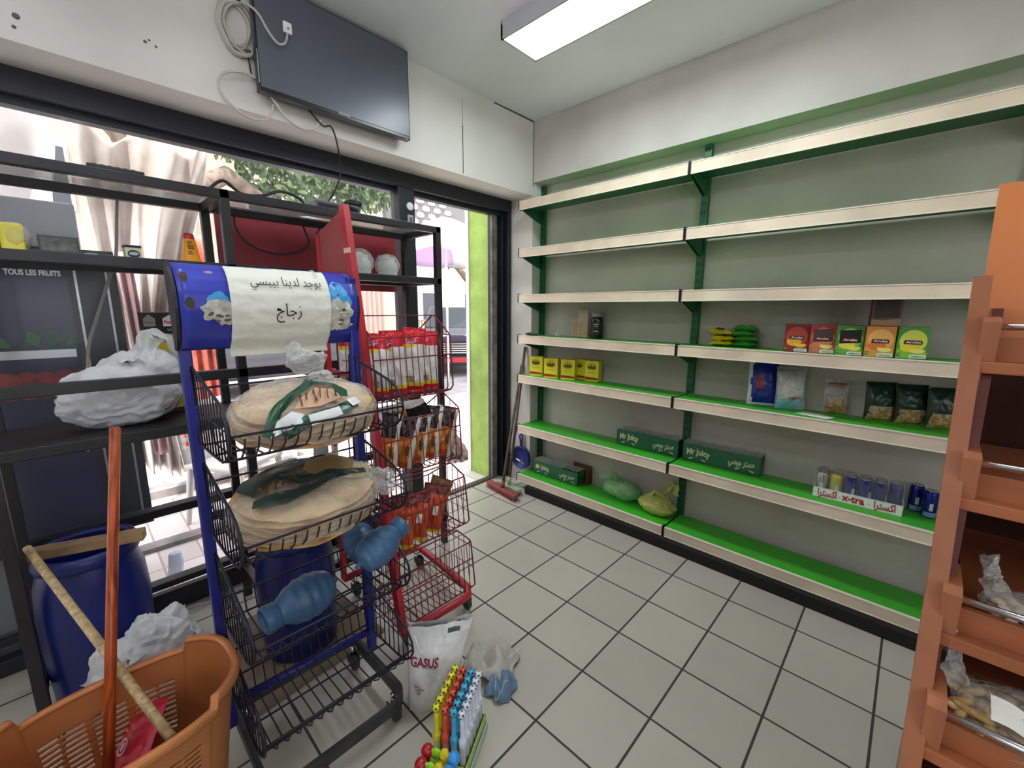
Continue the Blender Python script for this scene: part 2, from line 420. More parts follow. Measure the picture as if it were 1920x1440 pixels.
# ceiling lights
def ceiling_light(x0, x1, y0, y1, label, lm, group='fluorescent ceiling fixtures'):
    t = thing('ceiling_light', label, 'light', ((x0+x1)/2, (y0+y1)/2, 2.89), group=group)
    b = MB(); b.box(x0, x1, y0, y1, 2.872, 2.89, M['white_light'])
    e = .012
    for a in [(x0, x1, y0, y0+e), (x0, x1, y1-e, y1), (x0, x0+e, y0, y1), (x1-e, x1, y0, y1)]: b.box(a[0], a[1], a[2], a[3], 2.806, 2.872, M['white_light'])
    b.build('housing', t, world=True)
    d = MB(); d.box(x0+e, x1-e, y0+e, y1-e, 2.812, 2.826, M[lm])
    d.build('diffuser', t, 'glowing white diffuser', world=True)
M['lamp_dim'] = mat('dim_lamp_diffuser', (226, 236, 238), .5, emit=LAMP_DIM)
M['lamp_fill'] = mat('fill_lamp_tube', (242, 245, 248), .5, emit=LAMP_FILL)
ceiling_light(.62, 1.86, -.97, -.705, 'white box fluorescent light on the ceiling before the green shelves', 'lamp_dim')
def batten(x0, x1, y, label):  # unseen fill lamp, added behind the view to brighten ceiling and walls
    t = thing('added_batten_light', label, 'light', ((x0+x1)/2, y, 2.89), group='added fill lights behind the view')
    b = MB(); b.box(x0, x1, y-.05, y+.05, 2.66, 2.70, M['white_light'], .004); b.build('batten', t, world=True)
    for x in (x0+.2, x1-.2): MB().tube([(x, y, 2.70), (x, y, 2.889)], .008, M['white_light'], 8).build('hanger', t, world=True)
    for s in (-1, 1):
        MB().tube([(x0+.03, y+s*.035, 2.638), (x1-.03, y+s*.035, 2.638)], .014, M['lamp_fill'], 12).build('tube', t, 'glowing bare tube of an added light', world=True)
batten(.60, 1.84, -2.45, 'added unseen twin-tube batten light hanging over the viewer, nearest the shop window')

batten(1.2, 2.44, -4.0, 'added unseen twin-tube batten light hanging at the back of the shop')

# ================================================================== outdoors
MB().box(-3.7, -.34, -9, 9, -.3, -.05, tiles('pavement_tiles', (230, 218, 214), (190, 168, 166), (.4, .2), (0, 0), .006, .7, .06)).build('ground_pavement', kind='structure')
MB().box(-40, -3.7, -30, 40, -.3, -.16, mat('asphalt', (170, 168, 168), .85, var=(3, .1))).build('ground_road', kind='structure')
st = MB(); st.box(-1.16, -1.06, -5, -1.2, -.05, -.02, solid('kerb_stone', (150, 144, 142), .8, var=(6, .25)))
st.box(-2.16, -2.02, -5, -1.2, -.05, .02, solid('kerb_stone', (150, 144, 142)))
st.build('trim_1', kind='structure')
# lime pilaster beside the door
pl = thing('pilaster', None, None, (-.5, .1, -.05)); pl['kind'] = 'structure'
MB().box(-.66, -.345, -.09, .40, -.05, 3.0, M['lime']).build('painted_face', pl, world=True)
MB().box(-.70, -.66, -.10, .40, -.05, 3.0, solid('white_trim', (236, 232, 228), .6)).build('white_corner_trim', pl, world=True)

WIN = solid('dark_window', (70, 70, 78), .3)
def building(x, y0, y1, z1, c, label, wins, depth=4, name='apartment_building', cat='building'):
    t = thing(name, label, cat, (x, (y0+y1)/2, -.16))
    b = MB(); b.box(x-depth, x, y0, y1, -.16, z1, mat(name+'_wall', c, .85, var=(1.2, .08))); b.build('wall', t, world=True)
    for (a, b2, z0, z2) in wins:
        o = MB(); o.box(x, x+.05, a, b2, z0, z2, solid('win_frame', (220, 214, 206), .6)); wf = o.build('window', t, world=True)
        p = MB(); p.box(x+.04, x+.06, a+.07, b2-.07, z0+.07, z2-.07, WIN); q = p.build('pane', wf)
        q.matrix_parent_inverse = basis(wf).inverted()
    return t
building(-15, 6.2, 24, 9, (226, 206, 178), 'cream apartment building across the street, seen through the open doorway',
         [(9.2+k*2.6, 10.4+k*2.6, .9+s*3, 2.3+s*3) for k in range(5) for s in range(2)])
building(-13, -9, 3.2, 8, (196, 168, 152), 'pinkish rendered building across the street behind the hanging tarps',
         [(-8+k*2.4, -6.9+k*2.4, .9+s*2.9, 2.4+s*2.9) for k in range(5) for s in range(2)])
# breeze-block wall high up beyond the doorway
t = thing('breeze_block_wall', 'pale grey perforated breeze block wall high above the street beyond the doorway', 'facade', (-6.6, 3.4, 1.9))
b = MB(); b.box(-6.75, -6.6, 2.6, 6.0, 2.55, 5.2, solid('concrete_pale', (120, 118, 118), .85)); b.build('wall', t, world=True)
holes = MB()
for r in range(9):
    for k in range(5):
        y0 = 2.72 + k*.33 + (.16 if r % 2 else 0); z0 = 3.05 + r*.16
        L, hh = .25, .055
        pts = [(y0+L/2+L/2*.8*math.copysign(abs(math.cos(a))**.6, math.cos(a)), z0+hh*math.copysign(abs(math.sin(a))**.8, math.sin(a))) for a in [2*PI*q/16 for q in range(16)]]
        holes.prism(pts, -6.6, -6.58, solid('bright_block', (252, 252, 252), .6), 'X')
holes.build('blocks', t, world=True)
# purple canopy
t = thing('street_umbrella', 'white and lilac fabric canopy on a pole, beyond the open doorway', 'umbrella', (-4.6, 2.7, -.16))
g = MB()
LIL = solid('lilac_cloth', (206, 176, 222), .8); WCL = solid('white_cloth', (240, 236, 242), .8)
def can(u, v):
    a = 2*PI*u; r = 1.45*v; rr = r*(1+.05*math.cos(8*a)*v)
    return (-4.6+rr*math.cos(a), 2.7+rr*math.sin(a), 3.25-.75*v**1.3-.08*abs(math.sin(4*a))*v)
g.grid(can, 48, 8, lambda u, v: LIL if int(u*8) % 2 else WCL, True); g.build('canopy', t, world=True, mods=[('SOLIDIFY', dict(thickness=.004))])
MB().tube([(-4.6, 2.7, -.16), (-4.6, 2.7, 3.23)], .022, solid('pole_white', (225, 225, 225), .4), 10).build('pole', t, world=True)
for k in range(8):
    a = 2*PI*k/8
    MB().tube([(-4.6, 2.7, 3.22), (-4.6+.72*math.cos(a), 2.7+.72*math.sin(a), 2.90), (-4.6+1.43*math.cos(a), 2.7+1.43*math.sin(a), 2.46)], .007, solid('pole_white', (225, 225, 225)), 5).build('rib', t, world=True)

# trees
BARK = mat('bark', (128, 112, 98), .9, var=(8, .25), bump=(20, .6))
def leaves(mb, c, r, n, m, s=.07, sq=.7):
    for _ in range(n):
        d = Vector((random.gauss(0, 1), random.gauss(0, 1), random.gauss(0, 1))).normalized()*(random.random()**.4)
        p = Vector(c) + Vector((d.x*r, d.y*r, d.z*r*sq))
        R = Euler((random.uniform(0, 6.3), random.uniform(0, 6.3), random.uniform(0, 6.3))).to_matrix()
        k = s*random.uniform(.6, 1.4)
        vs = [R @ Vector(q)*k for q in [(-1, 0, 0), (-.3, .42, .1), (.5, .35, 0), (1, 0, -.1), (.5, -.35, 0), (-.3, -.42, .1)]]
        mb.add([p+v for v in vs], [(0, 1, 2, 3, 4, 5)], m if not isinstance(m, list) else random.choice(m))
LF = [mat('leaf_a', (96, 124, 74), .6), mat('leaf_b', (126, 150, 92), .6), mat('leaf_c', (74, 98, 62), .6)]
def tree(label, base, trunk, limbs, crowns, group='street trees', s=.075):
    t = thing('tree', label, 'tree', base, group=group)
    b = MB(); b.tube(*trunk, BARK, 10)
    for l in limbs: b.tube(l[0], l[1], BARK, 8)
    b.build('trunk', t, world=True)
    f = MB()
    for c, r, n in crowns: leaves(f, c, r, n, LF, s)
    f.build('foliage', t, world=True)
tree('leafy street tree with a thick slanting limb, seen above the black display rack', (-4.6, -1.9, -.16),
     ([(-4.6, -1.9, -.16), (-4.7, -1.85, 1.6), (-5.1, -1.6, 2.7), (-5.5, -1.0, 3.3)], [.2, .17, .15, .13]),
     [([(-5.3, -1.35, 3.0), (-5.9, -.6, 3.55), (-6.1, .2, 3.15), (-6.3, 1.0, 3.3)], [.15, .14, .10, .04]), ([(-5.1, -1.6, 2.7), (-5.2, -1.9, 3.6), (-5.0, -2.6, 4.4)], [.12, .09, .04])],
     [((-6.3, .5, 4.0), .9, 1300), ((-6.6, 1.5, 4.1), .9, 1300), ((-6.1, 1.9, 3.8), .55, 700), ((-6.2, -.3, 4.4), .8, 800), ((-5.0, -2.3, 4.3), .7, 500), ((-6.0, 1.9, 4.4), .55, 500)])
tree('gnarled street tree with a bare leaning limb, seen through the doorway gap', (-10.5, 9.0, -.16),
     ([(-10.5, 9.0, -.16), (-10.5, 8.9, 1.3), (-10.6, 8.5, 2.5), (-10.5, 7.7, 3.1), (-10.5, 7.0, 3.4)], [.22, .18, .15, .10, .04]),
     [([(-10.6, 8.5, 2.5), (-10.8, 9.2, 3.4), (-10.8, 9.7, 4.2)], [.13, .09, .05])],
     [((-10.5, 7.0, 3.3), .6, 260), ((-10.6, 7.8, 3.8), .8, 350), ((-10.8, 9.6, 4.6), .9, 400)])
# parked cars
def car(label, loc, rz, c, suv=False, group='parked cars'):
    t = thing('parked_car', label, 'car', loc, (0, 0, rz), group)
    P = mat('car_paint', c, .25, .4, coat=.6); GL = solid('car_glass', (40, 46, 54), .08); TR = solid('tyre', (26, 26, 26), .8); CH = M['chrome']
    z = .16 if suv else 0
    W = .9
    body = [(-2.15, .35), (-2.2, .75+z), (-1.9, .95+z), (-.9, 1.0+z), (1.0, .98+z), (2.05, .86+z), (2.2, .62), (2.15, .32)]
    b = MB()
    secs = [(-W, .93), (-W*.9, 1), (W*.9, 1), (W, .93)]
    n = len(body)
    vs = []
    for (y, k) in secs:
        for (x, zz) in body: vs.append((x*(.985 if k < 1 else 1), y, .6+(zz-.6)*k))
    fs = [(i+a*n, (i+1) % n+a*n, (i+1) % n+(a+1)*n, i+(a+1)*n) for a in range(3) for i in range(n)] + [tuple(range(n)), tuple(3*n+i for i in range(n))]
    b.add(vs, fs, P); b.build('body', t, mods=[('BEVEL', dict(width=.04, segments=2))])
    cab = [(-1.75, .97+z), (-1.35, 1.42+z*1.6), (.25, 1.45+z*1.6), (1.0, .97+z)]
    g = MB(); vs = []
    for (y, k) in [(-W*.93, 0), (W*.93, 0)]:
        for (x, zz) in cab: vs.append((x, y*(1 if zz < 1.2 else .84), zz))
    g.add(vs, [(0, 1, 2, 3), (7, 6, 5, 4), (0, 3, 7, 4), (0, 4, 5, 1), (2, 6, 7, 3), (1, 5, 6, 2)], [GL, GL, GL, GL, GL, P]); g.build('cabin', t, mods=[('BEVEL', dict(width=.05, segments=2))])
    for sx in (-1.35, 1.35):
        for sy in (-1, 1):
            X = frame((sx, sy*.82, .34), (1, 0, 0), (0, 0, 1))
            w = MB(); w.lathe([(.20, -.1), (.33, -.1), (.34, 0), (.33, .1), (.20, .1)], TR, 20, X); w.lathe([(.19, -.11), (.12, -.115), (.02, -.12), (.02, .12), (.12, .115), (.19, .11)], solid('wheel_rim', (150, 150, 152), .3, metal=.8), 16, X)
            w.build('wheel', t)
    g = MB(); g.box(2.17, 2.23, -.5, .5, .56, .82+z*.4, solid('grille_black', (30, 30, 32), .4))
    for k in range(5): g.box(2.22, 2.25, -.5, .5, .58+k*.055, .60+k*.055, CH)
    g.build('grille', t)
    for sy in (-1, 1):
        l = MB(); l.ball((2.13, sy*.68, .72+z*.4), (.10, .16, .10), solid('headlight', (235, 238, 240), .1), 14, 8); l.build('headlight', t)
    b = MB(); b.box(2.12, 2.32, -.88, .88, .28, .52, solid('bumper_dark', (34, 36, 40), .5), .04); b.build('bumper', t)
    p = MB(); p.box(2.32, 2.335, -.26, .26, .36, .48, solid('plate_red', (190, 50, 60), .5)); p.build('licence_plate', t, 'red licence plate')
    return t
car('dark off-road car with a bright barred grille facing the shop, beyond the chip packets', (-7.6, 5.3, -.16), math.atan2(-.62, .78), (70, 72, 80), True)
car('dark grey parked car behind the black rack, above the bread basket', (-7.4, .1, -.16), PI/2+.05, (62, 64, 74))
car('dark blue parked car behind the hanging white tarp', (-7.4, -4.9, -.16), PI/2, (64, 74, 112))
# hanging tarps
def drape(name, label, fn, nu, nv, m, group):
    o = MB(); o.grid(fn, nu, nv, m); return o.build(name, None, label, 'tarp', group, mods=[('SOLIDIFY', dict(thickness=.003))])
TARP = mat('dirty_tarp', (238, 232, 228), .8, var=(2.6, .18), c2=(184, 172, 164), bump=(6, .5))
TARP2 = mat('dirty_pale_tarp', (236, 234, 234), .8, var=(2, .1), bump=(6, .3))
def lerp(a, b, t): return a+(b-a)*t
def fnB(u, v):
    # v=0 top, v=1 bottom; three gathered peaks along the top
    top = 2.56 + .16*abs(math.cos(PI*2*u))**1.6
    zb = .32 - .12*u
    z = lerp(top, zb, v)
    yl = lerp(-2.47, -2.37, min(1, v*1.5)); yr = lerp(-1.70, -2.12, min(1, v*1.7)**1.1)
    y = lerp(yl, yr, u)
    x = -1.75 + .08*math.sin(u*30+v*3+1.5*math.sin(v*5))*(0.35+.8*v) + .06*math.sin(u*11+6*v) + .05*noise.noise(Vector((u*6, v*4, 1)))
    return (x, y, z)
drape('hanging_tarp', 'dirty white tarp gathered in swags and hanging to the pavement outside the window', fnB, 90, 60, TARP, 'tarps hung outside the shop')
def fnA(u, v):
    z = lerp(2.85, 1.72+.25*math.sin(u*5), v); y = lerp(-3.6, -2.56, u)
    return (-1.9+.04*math.sin(u*18+v*3)+.03*noise.noise(Vector((u*5, v*5, 4))), y+.03*math.sin(v*9), z)
drape('hanging_tarp', 'short pale tarp hanging high outside the left end of the window', fnA, 50, 30, TARP2, 'tarps hung outside the shop')
def fnP(u, v):
    z = lerp(1.85, .45, v); y = lerp(-2.36+.15*v*0, -2.28, u) + .06*v
    return (-1.55+.03*math.sin(u*12+v*3), y, z)
drape('hanging_cloth', 'narrow faded pink strip of cloth hanging against the dirty white tarp', fnP, 16, 30, solid('faded_pink', (196, 160, 164), .8, var=(4, .2)), 'tarps hung outside the shop')
def fnR(u, v):
    z = lerp(2.12, -.05, v); y = lerp(-2.02, -1.62, u)
    return (-2.6+.05*math.sin(u*30), y, z)
drape('hanging_cloth', 'orange-red curtain hanging to the ground beyond the tarp, seen between the rack posts', fnR, 60, 10, solid('orange_red_cloth', (214, 120, 104), .8, var=(6, .2)), 'tarps hung outside the shop')
# display fridge standing outside against the glass
t = thing('display_fridge', 'dark navy drinks fridge with printed fruit leaves, outside the window at the far left', 'fridge', (-.75, -3.0, -.05))
NAVY = mat('navy_print', (28, 36, 78), .3, var=(2, .12))
MB().box(-1.05, -.42, -3.5, -2.545, .42, 1.74, NAVY, .01).build('cabinet', t, world=True)
MB().box(-1.03, -.44, -3.48, -2.56, -.05, .42, solid('fridge_plinth', (120, 122, 124), .6)).build('plinth', t, world=True)
MB().box(-1.06, -.41, -3.5, -2.54, 1.74, 1.93, solid('fridge_head', (150, 154, 158), .5), .01).build('sign_head', t, world=True)
MB().box(-.44, -.405, -2.60, -2.44, .42, 1.74, solid('fridge_edge', (24, 26, 32), .35)).build('door_edge', t, world=True)
s = MB()
for y in (-2.575, -2.475): s.box(-.404, -.400, y-.004, y+.004, .45, 1.72, solid('silver_strip', (176, 180, 184), .3, metal=.6))
s.box(-.418, -.402, -3.4, -2.61, 1.275, 1.31, solid('silver_strip', (176, 180, 184)))
s.build('silver_strip', t, world=True)
lt = MB(); lettering(lt, 'TOUS LES FRUITS', .030, M['white'], frame((-.4185, -2.697, 1.632), (0, 1, 0), (0, 0, 1)), wide=.160, bold=.04); lt.build('lettering', t, 'white slogan lettering', world=True)
gl = MB(); GL1 = solid('print_leaf', (38, 92, 62), .4); GL2 = solid('print_leaf2', (52, 110, 66), .4)
for k in range(16):
    y = -3.2+k*.04; a = random.uniform(-1.0, 1.0); L = random.uniform(.07, .13)
    d = Vector((0, math.sin(a), math.cos(a))); q = Vector((0, math.cos(a), -math.sin(a)))
    b0 = Vector((-.4175+.0003*k, y, 1.325)); gl.poly([b0-q*.006, b0+d*L*.5-q*.022, b0+d*L, b0+d*L*.5+q*.022, b0+q*.006], GL1 if k % 2 else GL2)
gl.poly([(-.411, -2.86+.02*math.cos(a), 1.345+.018*math.sin(a)) for a in [2*PI*i/12 for i in range(12)]], solid('print_pale', (150, 178, 120), .4))
for k in range(10): gl.poly([(-.4165+.0003*k, -3.1+k*.055+.05*math.cos(a), 1.16+.06*math.sin(a)) for a in [2*PI*i/14 for i in range(14)]], solid('print_red', (140, 44, 44), .4, var=(20, .3)))
gl.build('fruit_print', t, 'green leaves and red fruit print', world=True)
# white plastic garden chair on the pavement
t = thing('plastic_chair', 'white plastic garden chair on the pavement, seen behind the blue stand post', 'chair', (-1.25, -1.88, -.05), (0, 0, .5))
WP = solid('white_chair', (226, 222, 214), .5)
MB().box(-.22, .22, -.22, .22, .42, .45, WP, .012).build('seat', t)
bk = MB(); bk.grid(lambda u, v: (-.22-.07*v+.03*math.cos((u-.5)*3), -.22+.44*u, .45+.42*v), 14, 14, WP, skip=lambda u, v: .2 < v < .85 and int(u*14) % 2 == 1 and int(v*14) % 2 == 0); bk.build('backrest', t, mods=[('SOLIDIFY', dict(thickness=.012))])
for sx in (-1, 1):
    for sy in (-1, 1): MB().tube([(sx*.19, sy*.19, .43), (sx*.23, sy*.23, 0)], [.025, .016], WP, 8).build('leg', t)
# grey pedestal and small street things
t = thing('gate_post', 'grey masonry gate post with a wider cap across the street', 'post', (-9.9, 2.6, -.16))
MB().box(-10.15, -9.65, 2.35, 2.85, -.16, 1.7, solid('grey_stone', (150, 146, 142), .8)).build('shaft', t, world=True)
MB().box(-10.25, -9.55, 2.25, 2.95, 1.7, 1.85, solid('grey_stone', (150, 146, 142))).build('cap', t, world=True)
t = thing('railing', 'low metal railing along the far side of the street', 'fence', (-12, 12, -.16))
r = MB()
for k in range(90): r.box(-12.02, -11.98, 6.3+k*.12, 6.33+k*.12, -.1, 1.0, solid('rail_brown', (150, 128, 116), .6))
r.build('bars', t, world=True)
r = MB(); r.box(-12.03, -11.97, 6.2, 17.2, 1.0, 1.06, solid('rail_brown', (150, 128, 116))); r.build('top_rail', t, world=True)
st = MB(); st.box(-13.2, -13.0, 3.3, 6.1, -.16, 3.0, solid('striped_wall', (214, 196, 186), .8)); 
for k in range(14): st.box(-13.0, -12.95, 3.35+k*.2, 3.43+k*.2, .2, 3.0, solid('stripe_brown', (176, 150, 138), .8))
st.build('slatted_gate', None, 'tall pale slatted gate across the street between the two buildings', 'gate')
tag(MB().tube([(-.62, -2.37, -.02), (-.60, -2.36, .06), (-.60, -2.36, .12), (-.6, -2.36, .125)], [.035, .036, .03, .02], film('water_bottle', (190, 214, 236), .45), 12).build('water_bottle', None), 'crushed clear plastic water bottle lying on the pavement outside', 'bottle')
# the tabby cat
def fused(parts, name, parent, vox, m, mats=None):
    mb = MB()
    for (c, r, R) in parts: mb.ball((0, 0, 0), r, m, 18, 12, Matrix.Translation(c) @ (Euler(R).to_matrix().to_4x4()))
    o = mb.build(name, parent)
    rm = o.modifiers.new('fuse', 'REMESH'); rm.mode = 'VOXEL'; rm.voxel_size = vox; rm.use_smooth_shade = True
    sm = o.modifiers.new('smooth', 'SMOOTH'); sm.factor = .5; sm.iterations = 4
    return o
t = thing('cat', 'grey tabby cat sitting on the pavement beside the lime green pilaster', 'cat', (-1.02, .02, -.05), (0, 0, -1.2))
FUR = mat('tabby_fur', (128, 116, 102), .9, var=(22, .5), c2=(66, 58, 52), bump=(60, .5))
fused([((-.03, 0, .085), (.095, .085, .088), (0, 0, 0)), ((.03, 0, .17), (.068, .066, .11), (0, .25, 0)), ((.065, 0, .25), (.045, .05, .06), (0, 0, 0)),
       ((.085, 0, .32), (.052, .05, .046), (0, 0, 0)), ((.128, 0, .308), (.022, .024, .018), (0, 0, 0)),
       ((.07, .033, .365), (.012, .016, .030), (-.25, 0, 0)), ((.07, -.033, .365), (.012, .016, .030), (.25, 0, 0)),
       ((.085, .035, .09), (.022, .022, .09), (0, .05, 0)), ((.085, -.035, .09), (.022, .022, .09), (0, .05, 0)),
       ((.105, .036, .014), (.032, .021, .014), (0, 0, 0)), ((.105, -.036, .014), (.032, .021, .014), (0, 0, 0)),
       ((-.02, .075, .06), (.07, .032, .055), (0, 0, 0)), ((-.02, -.075, .06), (.07, .032, .055), (0, 0, 0)),
       ((.04, .085, .015), (.05, .02, .015), (0, 0, .2)), ((.04, -.085, .015), (.05, .02, .015), (0, 0, -.2)),
       ((-.13, .03, .018), (.05, .016, .016), (0, 0, -.5)), ((-.11, .09, .018), (.05, .015, .015), (0, 0, .6)), ((-.04, .12, .018), (.05, .014, .014), (0, 0, .1))], 'body', t, .011, FUR)
e = MB()
for s in (-1, 1): e.ball((.128, s*.023, .333), .008, solid('cat_eye', (150, 160, 70), .1), 10, 6)
e.ball((.149, 0, .313), (.006, .007, .005), solid('cat_nose', (150, 90, 84), .4), 8, 6)
e.build('face', t)

# ================================================================== green wall shelving: two bays
SHELF_Z = [2.288, 1.943, 1.602, 1.285, .967, .5486, .126]
YF, YW = -.154, .132
def bay(x0, x1, label, left_upright):
    t = thing('shelving_bay', label, 'shelving', ((x0+x1)/2, 0, 0), group='bays of the green wall shelving')
    for z in SHELF_Z:
        b = MB(); b.box(x0+.004, x1-.004, YF+.012, .10, z-.028, z-.0005, M['green_dark'])
        b.box(x0+.004, x1-.004, YF+.008, .10, z-.002, z, M['green_top'])
        sh = b.build('shelf', t, world=True)
        r = MB(); r.box(x0+.003, x1-.003, YF, YF+.012, z-.055, z+.001, M['rail']); r.box(x0+.003, x1-.003, YF-.003, YF+.013, z+.001, z+.005, M['rail_edge']); r.box(x0+.003, x1-.003, YF-.003, YF+.004, z-.058, z-.054, M['rail_edge'])
        p = r.build('price_rail', sh); p.matrix_parent_inverse = basis(sh).inverted()
        for xe in (x0, x1-.006):
            e = MB(); e.box(xe, xe+.006, YF-.004, YF+.03, z-.060, z+.010, M['black'])
            p = e.build('end_clip', sh); p.matrix_parent_inverse = basis(sh).inverted()
        if z > .2:
            for xb in (x0+.006, x1-.010):
                q = MB(); q.prism([(YF+.015, z-.03), (.10, z-.03), (.10, z-.125), (.06, z-.118), (YF+.02, z-.05)], xb, xb+.004, M['green_dark'], 'X')
                p = q.build('bracket', sh); p.matrix_parent_inverse = basis(sh).inverted()
    for xu in ([x0+.0] if left_upright else []) + [x1-.02]:
        b = MB(); b.box(xu, xu+.042, .098, .134, .07, 2.448, M['green_dark'], .003)
        k = 0; z = .16
        while z < 2.42:
            for dx in (.011, .026): b.box(xu+dx, xu+dx+.005, .0965, .0982, z, z+.022, M['black'])
            z += .05
        b.build('upright', t, world=True)
    return t
bay(-.008, 1.271, 'left bay of the green wall shelving, nearer the door', True)
bay(1.275, 2.56, 'right bay of green metal wall shelving with tea boxes, beside the slanted wooden rack', False)
MB().box(.12, 2.6, -.195, .10, 0, .066, M['plinth'], .004).build('plinth', None, 'low black plinth on the floor under the green shelving', 'plinth')

def onto(z, x, y, rz=0): return (x, y, z+.0008), (0, 0, rz)
# ------------------------------------------------------------------ cartons with printed fronts
def disc(cx, cz, rx, rz, n=18, a0=0, a1=2*PI): return [(cx+rx*math.cos(a0+(a1-a0)*i/n), cz+rz*math.sin(a0+(a1-a0)*i/n)) for i in range(n)]
def carton(name, label, cat, w, d, h, c, group, front=None, loc=None, rot=None, rough=.45):
    """box with origin at the base centre; front print faces local -Y. front: list of (material, polygon in (x,z))"""
    t = thing(name, label, cat, loc, rot, group)
    b = MB(); b.box(-w/2, w/2, -d/2, d/2, 0, h, c, .0012)
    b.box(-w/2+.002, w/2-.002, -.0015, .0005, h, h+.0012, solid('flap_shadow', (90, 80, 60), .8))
    b.build('carton', t)
    if front:
        f = MB(); y = -d/2-.0006
        for i, (m, pts) in enumerate(front): f.poly([(x, y-.00025*i, z) for x, z in pts], m)
        f.build('front_print', t)
    return t
def front_text(t, lines, d, m, name='lettering'):
    mb = MB()
    for (s, size, x, z, wide, mm) in lines: lettering(mb, s, size, mm or m, frame((x, -d/2-.006, z), (1, 0, 0), (0, 0, 1)), wide=wide, bold=.015)
    return mb.build(name, t)
# tea boxes -------------------------------------------------------
W_ = M['white']; MAR = solid('maroon_logo', (92, 22, 30), .4)
def tea(label, loc, rz, base, glow, fruit, name, hue2, window=False):
    w, h, d = .104, .140, .058
    fr = [(glow, [(x, z) for x, z in disc(0, .078, .046, .050)]), (hue2, [(-w/2+.002, .002), (w/2-.002, .002), (w/2-.002, .030), (-w/2+.002, .045)]),
          (fruit, disc(-.010, .052, .032, .022)), (solid('slice_'+name, (245, 222, 120) if name != 'MANGO' else (250, 190, 60), .4), disc(.018, .040, .026, .016, 16, PI*.9, PI*2.1))]
    if window: fr.append((solid('window_'+name, window, .35), [(-.040, .055), (.042, .062), (.040, .122), (-.040, .118)]))
    fr += [(MAR, [(-.030, .064), (.030, .064), (.032, .072), (.028, .082), (-.028, .082), (-.032, .072)]),
           (W_, [(-.005, .003)]+disc(.022, .012, .034, .009, 16)[0:0] + [(.047, .003), (.049, .012), (.043, .019), (-.002, .019), (-.008, .012)]), (solid('badge', (40, 70, 40), .5), [(-.049, .010), (-.037, .010), (-.037, .024), (-.049, .024)])]
    t = carton('tea_box', label, 'tea box', w, d, h, base, 'fruit tea boxes on the fourth shelf', fr, loc, (0, 0, rz))
    front_text(t, [('Aruba', .014, 0, .0735, .050, W_), (name, .0095, .0205, .0108, .042, solid('name_green', (60, 90, 70), .6)), ('12', .010, -.043, .017, .009, W_)], d, W_)
    return t
Z4 = 1.285
S = solid
tea('mango tea box with a dark red front, leftmost of the tea boxes', onto(Z4, 1.845, -.040)[0], .2, S('tea_maroon', (126, 30, 36), .4), S('tea_glow1', (176, 70, 50), .4), S('mango', (240, 170, 50), .4), 'MANGO', S('tea_red2', (150, 50, 40), .4))
tea('tropical tea box, red with a torn open foil window', onto(Z4, 1.952, -.038)[0], .2, S('tea_red', (176, 52, 52), .4), S('tea_glow2', (214, 140, 84), .4), S('trop', (226, 120, 96), .4), 'TROPICAL', S('tea_coral', (214, 120, 90), .4), (86, 66, 62))
tea('lemon tea box, green with a black window in its front', onto(Z4, 2.060, -.055)[0], .2, S('tea_green', (60, 124, 52), .4), S('tea_glow3', (150, 186, 80), .4), S('lemon_y', (236, 220, 80), .4), 'LEMON', S('tea_green2', (120, 170, 60), .4), (26, 30, 28))
tea('orange tea box standing between the two green lemon tea boxes', onto(Z4, 2.168, -.048)[0], .2, S('tea_orange', (208, 134, 58), .4), S('tea_glow4', (232, 176, 96), .4), S('orange_f', (226, 120, 50), .4), 'ORANGE', S('tea_orange2', (226, 160, 80), .4))
tea('lemon tea box with a whole lemon print, rightmost of the tea boxes', onto(Z4, 2.277, -.032)[0], .2, S('tea_leaf', (74, 150, 62), .4), S('tea_glow5', (220, 224, 90), .4), S('lemon_y2', (238, 214, 50), .4), 'LEMON', S('tea_lime', (140, 190, 70), .4))
t = carton('tea_box', 'dark brown box with clear window stacked on the orange tea box', 'tea box', .104, .056, .135, S('tea_brown', (92, 62, 42), .5), 'fruit tea boxes on the fourth shelf',
       [(S('win_br', (44, 30, 24), .5), [(-.044, .035), (.044, .040), (.040, .12), (-.042, .118)]), (S('tan_br', (150, 120, 90), .5), [(-.051, .002), (.051, .002), (.051, .034), (-.01, .026), (-.051, .03)])], onto(Z4+.1414, 2.175, -.040)[0], (0, 0, .2))
# yellow crown boxes -----------------------------------------------
YEL = S('box_yellow', (236, 220, 52), .45); CRK = S('crown_ink', (52, 48, 20), .6); RB = S('red_band', (170, 40, 36), .5)
def yellow_box(label, loc, rz):
    w, h, d = .108, .152, .075
    fr = [(RB, [(-w/2+.002, .012), (w/2-.002, .012), (w/2-.002, .026), (-w/2+.002, .034)]),
          (CRK, [(-.032, .094), (.032, .094), (.030, .106), (-.030, .106)])]
    for k in range(5):
        x = -.03+.015*k; hh = .02+.010*(2-abs(k-2))
        fr.append((CRK, [(x-.006, .107), (x+.006, .107), (x+.002, .107+hh*.6), (x, .107+hh), (x-.002, .107+hh*.6)]))
        fr.append((CRK, disc(x, .109+hh, .003, .003, 8)))
    fr.append((CRK, [(-.022, .086), (.022, .086), (.022, .090), (-.022, .090)]))
    fr.append((S('text_grey', (150, 140, 60), .6), [(-.03, .064), (.03, .064), (.03, .067), (-.03, .067)]))
    return carton('yellow_box', label, 'box', w, d, h, YEL, 'yellow crown boxes on the fifth shelf', fr, loc, (0, 0, rz))
Z5 = .967
yellow_box('yellow box with a black crown, leftmost of the crown boxes', onto(Z5, .10, -.03)[0], .35)
yellow_box('yellow crown box, second in the row from the door', onto(Z5, .262, -.045)[0], .35)
yellow_box('yellow crown box, third in the row from the door', onto(Z5, .400, -.012)[0], .35)
